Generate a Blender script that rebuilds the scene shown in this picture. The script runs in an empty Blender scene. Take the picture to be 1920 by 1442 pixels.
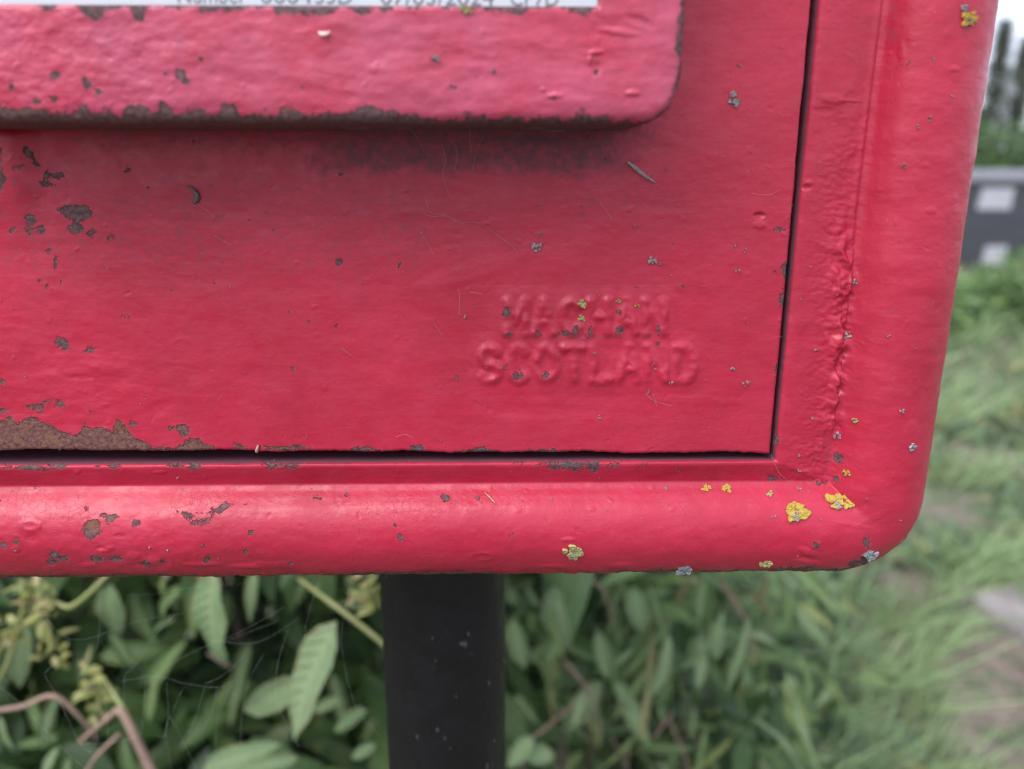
import bpy, math, random
import numpy as np
from mathutils import Vector, Matrix

R = math.radians
S = bpy.context.scene
COL = S.collection

# ---------------------------------------------------------------- camera
FPX, CX, CY = 1450.0, 960.0, 721.0          # focal length and centre on a 1920 x 1442 chart
PITCH, YAW = R(15.3), R(1.0)
CAM = np.array([0.0, -0.27, 1.30])
cd = bpy.data.cameras.new('camera')
cam = bpy.data.objects.new('camera', cd)
COL.objects.link(cam)
cam.location = CAM
cam.rotation_euler = (math.pi / 2 - PITCH, 0, -YAW)
cd.sensor_width = 36.0
cd.lens = FPX / 1920 * 36.0
cd.clip_start, cd.clip_end = 0.01, 2000
cd.dof.use_dof = True
cd.dof.focus_distance = 0.288
cd.dof.aperture_fstop = 5.5
S.camera = cam

# ---------------------------------------------------------------- sky, sun, exposure
SUN_EL, SUN_AZ = R(53), R(224)              # azimuth clockwise from +Y
w = bpy.data.worlds.new('World'); S.world = w; w.use_nodes = True
nt = w.node_tree; nt.nodes.clear()
sky = nt.nodes.new('ShaderNodeTexSky'); sky.sky_type = 'NISHITA'; sky.sun_disc = False
sky.sun_elevation = SUN_EL; sky.sun_rotation = SUN_AZ
sky.dust_density = 2.0
mx = nt.nodes.new('ShaderNodeMix'); mx.data_type = 'RGBA'
mx.inputs['Factor'].default_value = 0.72    # cloud cover over the blue
mx.inputs['B'].default_value = (8.9, 9.4, 11.2, 1)
bg = nt.nodes.new('ShaderNodeBackground'); bg.inputs['Strength'].default_value = 0.066
ow = nt.nodes.new('ShaderNodeOutputWorld')
nt.links.new(sky.outputs[0], mx.inputs['A']); nt.links.new(mx.outputs['Result'], bg.inputs['Color'])
nt.links.new(bg.outputs[0], ow.inputs[0])
sd = bpy.data.lights.new('sun', 'SUN'); sd.energy = 1.5; sd.angle = R(48); sd.color = (1, 0.97, 0.93)
so = bpy.data.objects.new('sun', sd); COL.objects.link(so)
_d = Vector((math.sin(SUN_AZ) * math.cos(SUN_EL), math.cos(SUN_AZ) * math.cos(SUN_EL), math.sin(SUN_EL)))
so.rotation_euler = _d.to_track_quat('Z', 'Y').to_euler(); so.location = _d * 30
vs = S.view_settings
vs.view_transform = 'Standard'; vs.look = 'None'; vs.exposure = 1.50; vs.gamma = 1.0; vs.use_curve_mapping = False
S.render.engine = 'CYCLES'
S.cycles.use_denoising = True
S.cycles.max_bounces = 6
S.cycles.filter_width = 1.3

# ---------------------------------------------------------------- small tools
_f = np.array([math.sin(YAW) * math.cos(PITCH), math.cos(YAW) * math.cos(PITCH), -math.sin(PITCH)])
_r = np.array([math.cos(YAW), -math.sin(YAW), 0.0])
_u = np.cross(_r, _f)

def U(px, py, Y):
    """chart coordinates -> point on the upright plane y = Y"""
    d = _f + _r * ((px - CX) / FPX) - _u * ((py - CY) / FPX)
    return CAM + d * ((Y - CAM[1]) / d[1])

def UG(px, py, z=0.0):
    """chart coordinates -> point on the level plane at height z"""
    d = _f + _r * ((px - CX) / FPX) - _u * ((py - CY) / FPX)
    return CAM + d * ((z - CAM[2]) / d[2])

def chart(P):
    q = P - CAM
    dz = q @ _f
    return CX + FPX * (q @ _r) / dz, CY - FPX * (q @ _u) / dz

_rng = np.random.default_rng(7)
_perm = np.concatenate([_rng.permutation(256)] * 3)
_ga = _rng.uniform(0, 2 * math.pi, 256)
_gx, _gy = np.cos(_ga), np.sin(_ga)

def perlin(x, y, seed=0):
    x = x + seed * 17.31; y = y + seed * 9.77
    xi = np.floor(x).astype(np.int64); yi = np.floor(y).astype(np.int64)
    xf, yf = x - xi, y - yi
    u = xf * xf * xf * (xf * (xf * 6 - 15) + 10); v = yf * yf * yf * (yf * (yf * 6 - 15) + 10)
    def g(i, j, a, b):
        h = _perm[_perm[(xi + i) & 255] + ((yi + j) & 255)]
        return _gx[h] * a + _gy[h] * b
    n0 = g(0, 0, xf, yf) * (1 - u) + g(1, 0, xf - 1, yf) * u
    n1 = g(0, 1, xf, yf - 1) * (1 - u) + g(1, 1, xf - 1, yf - 1) * u
    return (n0 * (1 - v) + n1 * v) * 1.5

def fbm(x, y, seed=0, o=4, g=0.5):
    a, s, t = 1.0, 0.0, 0.0
    for k in range(o):
        s = s + a * perlin(x * 2 ** k, y * 2 ** k, seed + k); t += a; a *= g
    return s / t

def sstep(a, b, x):
    t = np.clip((x - a) / (b - a), 0, 1)
    return t * t * (3 - 2 * t)

def tag(o, label=None, cat=None, group=None, kind=None):
    if label: o['label'] = label
    if cat: o['category'] = cat
    if group: o['group'] = group
    if kind: o['kind'] = kind
    return o

def link(name, me, mat=None, parent=None, loc=None):
    o = bpy.data.objects.new(name, me); COL.objects.link(o)
    if mat is not None and me is not None and not len(me.materials): me.materials.append(mat)
    if parent is not None: o.parent = parent
    if loc is not None: o.location = loc
    return o

def empty(name, loc, label, cat, group=None):
    o = bpy.data.objects.new(name, None); COL.objects.link(o); o.location = loc
    o.empty_display_size = 0.05
    return tag(o, label, cat, group)

def np_mesh(name, V, Fq, attrs=None, smooth=True):
    """mesh from an (n,3) array and an (m,k) face array, fast"""
    me = bpy.data.meshes.new(name)
    V = np.ascontiguousarray(V, dtype=np.float32); Fq = np.ascontiguousarray(Fq, dtype=np.int32)
    k = Fq.shape[1]
    me.vertices.add(len(V)); me.vertices.foreach_set('co', V.ravel())
    me.loops.add(Fq.size); me.loops.foreach_set('vertex_index', Fq.ravel())
    me.polygons.add(len(Fq))
    me.polygons.foreach_set('loop_start', np.arange(0, Fq.size, k, dtype=np.int32))
    me.polygons.foreach_set('loop_total', np.full(len(Fq), k, dtype=np.int32))
    if smooth: me.polygons.foreach_set('use_smooth', np.ones(len(Fq), dtype=bool))
    me.update(calc_edges=True)
    for n, a in (attrs or {}).items():
        at = me.attributes.new(n, 'FLOAT', 'POINT'); at.data.foreach_set('value', np.ascontiguousarray(a, dtype=np.float32).ravel())
    return me

def grid_faces(n, m, wrap=False):
    i = np.arange(n if wrap else n - 1); j = np.arange(m - 1)
    I, J = np.meshgrid(i, j, indexing='ij'); I2 = (I + 1) % n
    return np.stack([I * m + J, I2 * m + J, I2 * m + J + 1, I * m + J + 1], -1).reshape(-1, 4)

def grid_normals(P, wrap=False):
    if wrap:
        du = np.roll(P, -1, 0) - np.roll(P, 1, 0)
    else:
        du = np.gradient(P, axis=0)
    dv = np.gradient(P, axis=1)
    N = np.cross(du, dv); N /= np.maximum(np.linalg.norm(N, axis=-1, keepdims=True), 1e-12)
    return N

def tube(points, radii, sides=6, cap=True):
    """tapered tube along a polyline -> vertices, quads"""
    pts = [Vector(p) for p in points]; V = []; Fq = []
    n = len(pts); up = Vector((0.13, 0.2, 0.97))
    for i, p in enumerate(pts):
        t = (pts[min(i + 1, n - 1)] - pts[max(i - 1, 0)]).normalized()
        a = t.cross(up)
        if a.length < 1e-4: a = t.cross(Vector((1, 0, 0)))
        a.normalize(); b = t.cross(a)
        for k in range(sides):
            an = 2 * math.pi * k / sides
            V.append(p + (a * math.cos(an) + b * math.sin(an)) * radii[i])
    for i in range(n - 1):
        for k in range(sides):
            k2 = (k + 1) % sides
            Fq.append((i * sides + k, i * sides + k2, (i + 1) * sides + k2, (i + 1) * sides + k))
    return [tuple(v) for v in V], Fq

def tubes_mesh(name, items, sides=6):
    V = []; Fq = []
    for pts, rad in items:
        v, f = tube(pts, rad, sides); o = len(V)
        V += v; Fq += [tuple(i + o for i in q) for q in f]
    return np_mesh(name, np.array(V), np.array(Fq))

def smooth_path(pts, n=10):
    """Catmull-Rom through a few points"""
    p = [Vector(q) for q in pts]; p = [p[0] * 2 - p[1]] + p + [p[-1] * 2 - p[-2]]; out = []
    for i in range(1, len(p) - 2):
        for k in range(n):
            t = k / n; a, b, c, d = p[i - 1], p[i], p[i + 1], p[i + 2]
            out.append(0.5 * ((2 * b) + (c - a) * t + (2 * a - 5 * b + 4 * c - d) * t * t + (3 * b - a - 3 * c + d) * t ** 3))
    out.append(p[-2]); return out

# ---------------------------------------------------------------- materials
class N:
    """short node-tree writer"""
    def __init__(s, name):
        s.m = bpy.data.materials.new(name); s.m.use_nodes = True; s.t = s.m.node_tree; s.t.nodes.clear()
        s.out = s.t.nodes.new('ShaderNodeOutputMaterial')
    def n(s, kind, **kw):
        o = s.t.nodes.new('ShaderNode' + kind)
        for k, v in kw.items():
            if hasattr(o, k): setattr(o, k, v)
        return o
    def l(s, a, b): s.t.links.new(a, b)
    def put(s, sock, v):
        if isinstance(v, bpy.types.NodeSocket): s.l(v, sock)
        else: sock.default_value = v
    def math(s, op, a, b=0.0, c=None, clamp=False):
        o = s.n('Math', operation=op); o.use_clamp = clamp
        s.put(o.inputs[0], a); s.put(o.inputs[1], b)
        if c is not None: s.put(o.inputs[2], c)
        return o.outputs[0]
    def mix(s, f, a, b, mode='MIX'):
        o = s.n('Mix'); o.data_type = 'RGBA'; o.blend_type = mode
        s.put(o.inputs['Factor'], f); s.put(o.inputs['A'], a if not isinstance(a, tuple) else (*a, 1)[:4]); s.put(o.inputs['B'], b if not isinstance(b, tuple) else (*b, 1)[:4])
        return o.outputs['Result']
    def noise(s, scale, detail=4, rough=0.55, vec=None, dist=0.0):
        o = s.n('TexNoise'); o.inputs['Scale'].default_value = scale; o.inputs['Detail'].default_value = detail
        o.inputs['Roughness'].default_value = rough; o.inputs['Distortion'].default_value = dist
        s.l(vec if vec is not None else s.co(), o.inputs['Vector']); return o.outputs['Fac']
    def co(s):
        if not hasattr(s, '_c'): s._c = s.n('TexCoord').outputs['Object']
        return s._c
    def scaled(s, sc):
        o = s.n('Mapping'); o.inputs['Scale'].default_value = sc; s.l(s.co(), o.inputs['Vector']); return o.outputs[0]
    def ramp(s, v, a, b, lo=0.0, hi=1.0, smooth=True):
        o = s.n('MapRange'); o.interpolation_type = 'SMOOTHSTEP' if smooth else 'LINEAR'
        s.put(o.inputs['Value'], v); o.inputs['From Min'].default_value = a; o.inputs['From Max'].default_value = b
        o.inputs['To Min'].default_value = lo; o.inputs['To Max'].default_value = hi; return o.outputs[0]
    def attr(s, name):
        o = s.n('Attribute'); o.attribute_name = name; return o.outputs['Fac']
    def bump(s, h, dist, strength=1.0, nrm=None):
        o = s.n('Bump'); o.inputs['Distance'].default_value = dist; o.inputs['Strength'].default_value = strength
        s.l(h, o.inputs['Height'])
        if nrm is not None: s.l(nrm, o.inputs['Normal'])
        return o.outputs[0]
    def bsdf(s, **kw):
        o = s.n('BsdfPrincipled')
        for k, v in kw.items(): s.put(o.inputs[k.replace('_', ' ')], v if not isinstance(v, tuple) or len(v) != 3 else (*v, 1))
        return o
    def done(s, sh): s.l(sh.outputs[0], s.out.inputs['Surface']); return s.m

def red_paint(name, veil=0.0, lump=1.0):
    """old gloss red over grey iron; 'chip', 'rust', 'dirt', 'crack' are read from the mesh"""
    k = N(name)
    n1 = k.noise(260, 5, 0.62); n2 = k.noise(1100, 4, 0.6)
    chip = k.math('ADD', k.attr('chip'), k.math('ADD', k.math('MULTIPLY', k.math('SUBTRACT', n1, 0.5), 26), k.math('ADD', k.math('MULTIPLY', k.math('SUBTRACT', n2, 0.5), 13), k.math('MULTIPLY', k.math('SUBTRACT', k.noise(3200, 2, 0.6), 0.5), 3))))
    # stray tiny chips and grime specks all over
    sp = k.noise(900, 3, 0.5, k.scaled((1, 1, 1)))
    sp2 = k.noise(70, 3, 0.5)
    speck = k.math('MULTIPLY', k.ramp(sp, 0.685, 0.73), k.ramp(sp2, 0.47, 0.62))
    mask = k.ramp(chip, -0.8, 0.8)
    # paint colour
    fade = k.noise(16, 6, 0.68); streak = k.noise(90, 4, 0.65, k.scaled((0.35, 1, 1.6)))
    base = k.mix(k.ramp(fade, 0.3, 0.7), (0.325, 0.0068, 0.026), (0.420, 0.0120, 0.041))
    base = k.mix(k.ramp(streak, 0.45, 0.75, 0, 0.35), base, (0.310, 0.008, 0.024))
    base = k.mix(k.math('MULTIPLY', k.ramp(k.noise(45, 6, 0.65), 0.1, 0.72), 0.05 + veil), base, (0.50, 0.15, 0.26))  # pale pink mix that paints a glare veil into the red
    # dirt film, also carrying shade painted below the holder and in the gap
    dn = k.math('ADD', k.attr('dirt_shade'), k.math('MULTIPLY', k.math('SUBTRACT', k.noise(300, 6, 0.75), 0.5), 1.5))
    dirt_shade = k.ramp(dn, 0.20, 0.90, 0, 0.88)
    dirt_shade = k.math('MULTIPLY', dirt_shade, k.ramp(k.attr('dirt_shade'), 0.02, 0.15))
    base = k.mix(dirt_shade, base, (0.075, 0.040, 0.056))
    base = k.mix(k.math('MULTIPLY', speck, 0.75), base, (0.10, 0.05, 0.055))
    base = k.mix(k.math('MULTIPLY', k.ramp(k.noise(1700, 2, 0.5), 0.70, 0.76), k.ramp(k.noise(120, 3), 0.45, 0.65, 0, 0.5)), base, (0.50, 0.30, 0.32))
    # hairline cracks
    vo = k.n('TexVoronoi'); vo.feature = 'DISTANCE_TO_EDGE'; vo.inputs['Scale'].default_value = 330
    wv = k.n('Mix'); wv.data_type = 'RGBA'; wv.inputs['Factor'].default_value = 0.006
    nz = k.n('TexNoise'); nz.inputs['Scale'].default_value = 150; nz.inputs['Detail'].default_value = 4
    k.l(k.co(), nz.inputs['Vector']); k.l(k.co(), wv.inputs['A']); k.l(nz.outputs['Color'], wv.inputs['B'])
    k.l(wv.outputs['Result'], vo.inputs['Vector'])
    crk = k.math('MULTIPLY', k.ramp(vo.outputs['Distance'], 0.008, 0.040, 1, 0), k.math('MULTIPLY', k.attr('crack'), k.ramp(k.noise(60, 3), 0.42, 0.6)))
    base = k.mix(k.math('MULTIPLY', crk, 0.24), base, (0.16, 0.012, 0.022))
    # bare metal under the chips
    r1 = k.noise(700, 6, 0.7); r2 = k.noise(150, 4, 0.6)
    grey = k.mix(k.ramp(r1, 0.3, 0.7), (0.060, 0.038, 0.043), (0.165, 0.108, 0.116))
    rust = k.mix(k.ramp(r1, 0.32, 0.68), (0.085, 0.034, 0.031), (0.215, 0.105, 0.094))
    rust = k.mix(k.ramp(r2, 0.5, 0.7), rust, (0.19, 0.088, 0.055))
    bare = k.mix(k.attr('rust'), grey, rust)
    old = k.ramp(k.math('ADD', chip, k.math('MULTIPLY', k.math('SUBTRACT', k.noise(180, 4, 0.6), 0.5), 22)), -1.2, 0.8)
    col = k.mix(old, base, (0.185, 0.035, 0.045))
    col = k.mix(mask, col, bare)
    # pale pink ring painting the highlight on the lifted edge round each chip
    edge = k.math('MULTIPLY', k.ramp(chip, -2.6, -0.5), k.ramp(chip, -0.4, 0.4, 1, 0))
    col = k.mix(k.math('MULTIPLY', edge, 0.30), col, (0.55, 0.14, 0.17))
    rough = k.mix(mask, k.ramp(k.noise(110, 4, 0.6), 0.32, 0.68, 0.31, 0.50), (0.85, 0.85, 0.85))
    rough = k.mix(dirt_shade, rough, (0.8, 0.8, 0.8))
    # relief
    b = k.bump(k.noise(75, 3, 0.5, k.scaled((0.7, 1, 1.2))), 0.0004 * lump)
    b = k.bump(k.noise(380, 4, 0.55), 0.00017 * lump, nrm=b)
    b = k.bump(k.noise(1500, 3, 0.6), 0.00004, nrm=b)
    b = k.bump(k.noise(40, 4, 0.7, k.scaled((0.8, 1, 22))), 0.00007, strength=0.6, nrm=b)
    b = k.bump(k.math('SUBTRACT', k.math('MULTIPLY', r1, mask), k.math('ADD', k.math('MULTIPLY', mask, 1.3), k.math('MULTIPLY', old, 0.5))), 0.00065, nrm=b)
    b = k.bump(crk, 0.00006, strength=0.6, nrm=b)
    p = k.bsdf(Base_Color=col, Roughness=rough, Normal=b)
    k.l(k.ramp(mask, 0, 1, 0.42, 0.10), p.inputs['Specular IOR Level'])
    return k.done(p)

def plain(name, c1, c2=None, scale=40, rough=0.6, bump=0.0, bscale=None, spec=0.5, metal=0.0):
    k = N(name); n = k.noise(scale, 5, 0.6)
    col = k.mix(k.ramp(n, 0.3, 0.7), c1, c2 or tuple(x * 0.8 for x in c1))
    p = k.bsdf(Base_Color=col, Roughness=rough, Metallic=metal); p.inputs['Specular IOR Level'].default_value = spec
    if bump: k.l(k.bump(k.noise(bscale or scale * 2, 4, 0.6), bump), p.inputs['Normal'])
    return k.done(p)

def leaf_mat(name, ramp_cols, use_attr=False, rough=0.42, trans=0.38):
    k = N(name)
    rnd = k.attr('tint') if use_attr else k.n('ObjectInfo').outputs['Random']
    cr = k.n('ValToRGB'); cr.color_ramp.interpolation = 'LINEAR'
    els = cr.color_ramp.elements
    for i, (pos, c) in enumerate(ramp_cols):
        e = els[i] if i < 2 else els.new(pos)
        e.position = pos; e.color = (*c, 1)
    k.l(rnd, cr.inputs[0])
    n = k.noise(45, 4, 0.6)
    col = k.mix(k.ramp(n, 0.3, 0.75, 0, 0.4), cr.outputs[0], (0.30, 0.36, 0.16), 'MULTIPLY')
    col = k.mix(k.ramp(k.noise(9, 5, 0.7), 0.55, 0.72, 0, 0.5), col, (0.30, 0.27, 0.12))
    col = k.mix(k.math('MULTIPLY', k.attr('vein'), 0.55), col, (0.36, 0.45, 0.24))
    sv = k.math('SINE', k.math('MULTIPLY', k.math('SUBTRACT', k.attr('along'), k.math('MULTIPLY', k.attr('across'), 0.16)), 62.0))
    side = k.math('MULTIPLY', k.ramp(sv, 0.55, 1.0), k.ramp(k.attr('across'), 0.02, 0.2))
    col = k.mix(k.math('MULTIPLY', side, 0.30), col, (0.06, 0.11, 0.04))
    col = k.mix(k.ramp(k.math('ADD', k.attr('across'), k.noise(7, 3)), 1.28, 1.6, 0, 0.55), col, (0.30, 0.24, 0.10))
    p = k.bsdf(Base_Color=col, Roughness=rough); p.inputs['Specular IOR Level'].default_value = 0.35
    k.l(k.bump(side, 0.0010, nrm=k.bump(k.noise(160, 3), 0.0006)), p.inputs['Normal'])
    t = k.n('BsdfTranslucent'); k.l(col, t.inputs['Color'])
    ms = k.n('MixShader'); ms.inputs[0].default_value = trans
    k.l(p.outputs[0], ms.inputs[1]); k.l(t.outputs[0], ms.inputs[2])
    return k.done(ms)

M = {}
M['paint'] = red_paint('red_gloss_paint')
M['paint_block'] = red_paint('red_veiled_paint', veil=0.33, lump=1.25)  # holder red paled, lens glare painted into its colour
M['plate'] = plain('white_notice_plate', (0.53, 0.535, 0.575), (0.49, 0.495, 0.54), 60, 0.35)
M['ink'] = plain('grey_print', (0.10, 0.10, 0.14), (0.13, 0.13, 0.17), 900, 0.6)
M['liner'] = plain('dark_iron', (0.015, 0.012, 0.014), (0.03, 0.02, 0.02), 90, 0.8)
M['rustiron'] = plain('rough_iron', (0.10, 0.06, 0.055), (0.05, 0.035, 0.035), 200, 0.85, 0.0003, 900)
_k = N('black_bitumen_paint')
_p = _k.bsdf(Base_Color=_k.mix(_k.math('MULTIPLY', _k.attr('spot'), 0.55), _k.mix(_k.ramp(_k.noise(220, 5, 0.65), 0.58, 0.75), (0.004, 0.0037, 0.005), (0.012, 0.0115, 0.014)), (0.09, 0.085, 0.09)), Roughness=_k.ramp(_k.noise(60, 4), 0.3, 0.7, 0.38, 0.62))
_k.l(_k.bump(_k.noise(300, 4, 0.6), 0.0003, nrm=_k.bump(_k.noise(60, 3), 0.0010)), _p.inputs['Normal'])
_p.inputs['Specular IOR Level'].default_value = 0.32
M['black'] = _k.done(_p)
M['web'] = plain('spider_silk', (0.75, 0.75, 0.74), (0.6, 0.6, 0.6), 500, 0.4)
M['dust_silk'] = plain('dusty_silk', (0.36, 0.28, 0.28), (0.25, 0.2, 0.2), 500, 0.7)
M['lich_y'] = plain('yellow_lichen', (0.50, 0.33, 0.055), (0.40, 0.29, 0.07), 700, 0.8, 0.0004, 1800, 0.2)
M['lich_g'] = plain('green_lichen', (0.30, 0.31, 0.15), (0.42, 0.36, 0.14), 700, 0.8, 0.0004, 1800, 0.2)
M['lich_w'] = plain('grey_lichen', (0.36, 0.38, 0.39), (0.20, 0.22, 0.22), 900, 0.85, 0.0004, 1800, 0.2)
M['twig'] = plain('dry_twig', (0.20, 0.15, 0.15), (0.32, 0.25, 0.25), 900, 0.7, 0.0002, 2500)
M['insect'] = plain('dark_husk', (0.06, 0.045, 0.045), (0.12, 0.09, 0.09), 1200, 0.5)
M['straw'] = plain('dry_straw', (0.42, 0.32, 0.20), (0.30, 0.22, 0.14), 900, 0.7)
M['flake'] = plain('pale_flake', (0.75, 0.68, 0.60), (0.65, 0.55, 0.5), 900, 0.6)

# ================================================================ post box
XL, XR, ZB, ZT, RO = -0.2790, 0.1655, 1.1462, 1.640, 0.034
DOOR_R, DOOR_L, DOOR_T = 0.1013, -0.2150, 1.572
def door_bottom(x): return 1.2004 - (x + 0.05) * 0.0105
box = empty('post_box', (-0.057, 0.09, ZB), 'red painted cast iron post box with chipped door and rounded rim', 'post box')
BO = np.array(box.location)

SURF = []     # (chart x, chart y, position, normal) of the modelled paint surface, for things that sit on it

def blobs_field(px, py, blobs, f0=-30.0):
    f = np.full(px.shape, f0)
    for b in blobs:
        x, y, rx, ry = b[:4]; a = R(b[4]) if len(b) > 4 else 0
        m = (np.abs(px - x) < 4 * max(rx, ry) + 20) & (np.abs(py - y) < 4 * max(rx, ry) + 20)
        if not m.any(): continue
        dx, dy = px[m] - x, py[m] - y
        u = (dx * math.cos(a) + dy * math.sin(a)) / rx; v = (-dx * math.sin(a) + dy * math.cos(a)) / ry
        f[m] = np.maximum(f[m], (0.78 - np.sqrt(u * u + v * v)) * min(rx, ry) * 1.0)
    return f

def bumps_field(px, py, lst):
    h = np.zeros(px.shape)
    for b in lst:
        x, y, rx, ry, hh = b[:5]; a = R(b[5]) if len(b) > 5 else 0
        m = (np.abs(px - x) < 2.2 * max(rx, ry)) & (np.abs(py - y) < 2.2 * max(rx, ry))
        if not m.any(): continue
        dx, dy = px[m] - x, py[m] - y
        u = (dx * math.cos(a) + dy * math.sin(a)) / rx; v = (-dx * math.sin(a) + dy * math.cos(a)) / ry
        h[m] += hh * sstep(1.25, 0.35, np.sqrt(u * u + v * v))
    return h

def seg_dist(px, py, x0, y0, x1, y1):
    dx, dy = x1 - x0, y1 - y0
    t = np.clip(((px - x0) * dx + (py - y0) * dy) / max(dx * dx + dy * dy, 1e-9), 0, 1)
    return np.hypot(px - x0 - t * dx, py - y0 - t * dy)

def arc_pts(cx, cy, rx, ry, a0, a1, n=10):
    return [(cx + rx * math.cos(R(a0 + (a1 - a0) * i / n)), cy + ry * math.sin(R(a0 + (a1 - a0) * i / n))) for i in range(n + 1)]

GLYPH = {  # strokes in a unit cell, y down
    'M': [[(0, 1), (0, 0), (.5, .62), (1, 0), (1, 1)]],
    'A': [[(0, 1), (.5, 0), (1, 1)], [(.22, .66), (.78, .66)]],
    'C': [arc_pts(.55, .5, .52, .5, -48, -312, 14)],
    'H': [[(0, 0), (0, 1)], [(1, 0), (1, 1)], [(0, .5), (1, .5)]],
    'N': [[(0, 1), (0, 0), (1, 1), (1, 0)]],
    'S': [arc_pts(.5, .26, .44, .26, -30, -270, 10) + arc_pts(.5, .76, .46, .25, -90, 150, 10)],
    'O': [arc_pts(.5, .5, .52, .5, 0, 360, 18)],
    'T': [[(0, 0), (1, 0)], [(.5, 0), (.5, 1)]],
    'L': [[(0.05, 0), (0.05, 1), (1, 1)]],
    'D': [[(0, 0), (0, 1)], [(0, 0), (.5, 0)] + arc_pts(.48, .5, .52, .5, -90, 90, 10) + [(0, 1)]],
}

def letters_field(px, py, text, x0, x1, y0, y1, hw=5.0, soft=10.5):
    h = np.zeros(px.shape); n = len(text); pitch = (x1 - x0) / n; cw = pitch * 0.66
    m = (px > x0 - 30) & (px < x1 + 30) & (py > y0 - 30) & (py < y1 + 30)
    X, Yy = px[m], py[m]; d = np.full(X.shape, 99.0)
    for i, c in enumerate(text):
        ox = x0 + pitch * i + (pitch - cw) / 2
        for st in GLYPH[c]:
            for a, b in zip(st[:-1], st[1:]):
                d = np.minimum(d, seg_dist(X, Yy, ox + a[0] * cw, y0 + a[1] * (y1 - y0), ox + b[0] * cw, y0 + b[1] * (y1 - y0)))
    h[m] = sstep(hw + soft, hw - 5.0, d)
    return h

rs = random.Random(11)
BLISTER = [(rs.uniform(-60, 1760), rs.uniform(10, 1060), rs.uniform(2.5, 9), rs.uniform(2, 6), rs.choice([1, 1, 1, -1]) * rs.uniform(0.04, 0.17), rs.uniform(0, 180)) for _ in range(230)]
TINYCHIP = [(rs.uniform(-60, 760) if rs.random() < .6 else rs.uniform(-60, 1760), rs.uniform(240, 1065), rs.uniform(2, 4.5), rs.uniform(1.6, 3.5), rs.uniform(0, 180)) for _ in range(90)]

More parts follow.
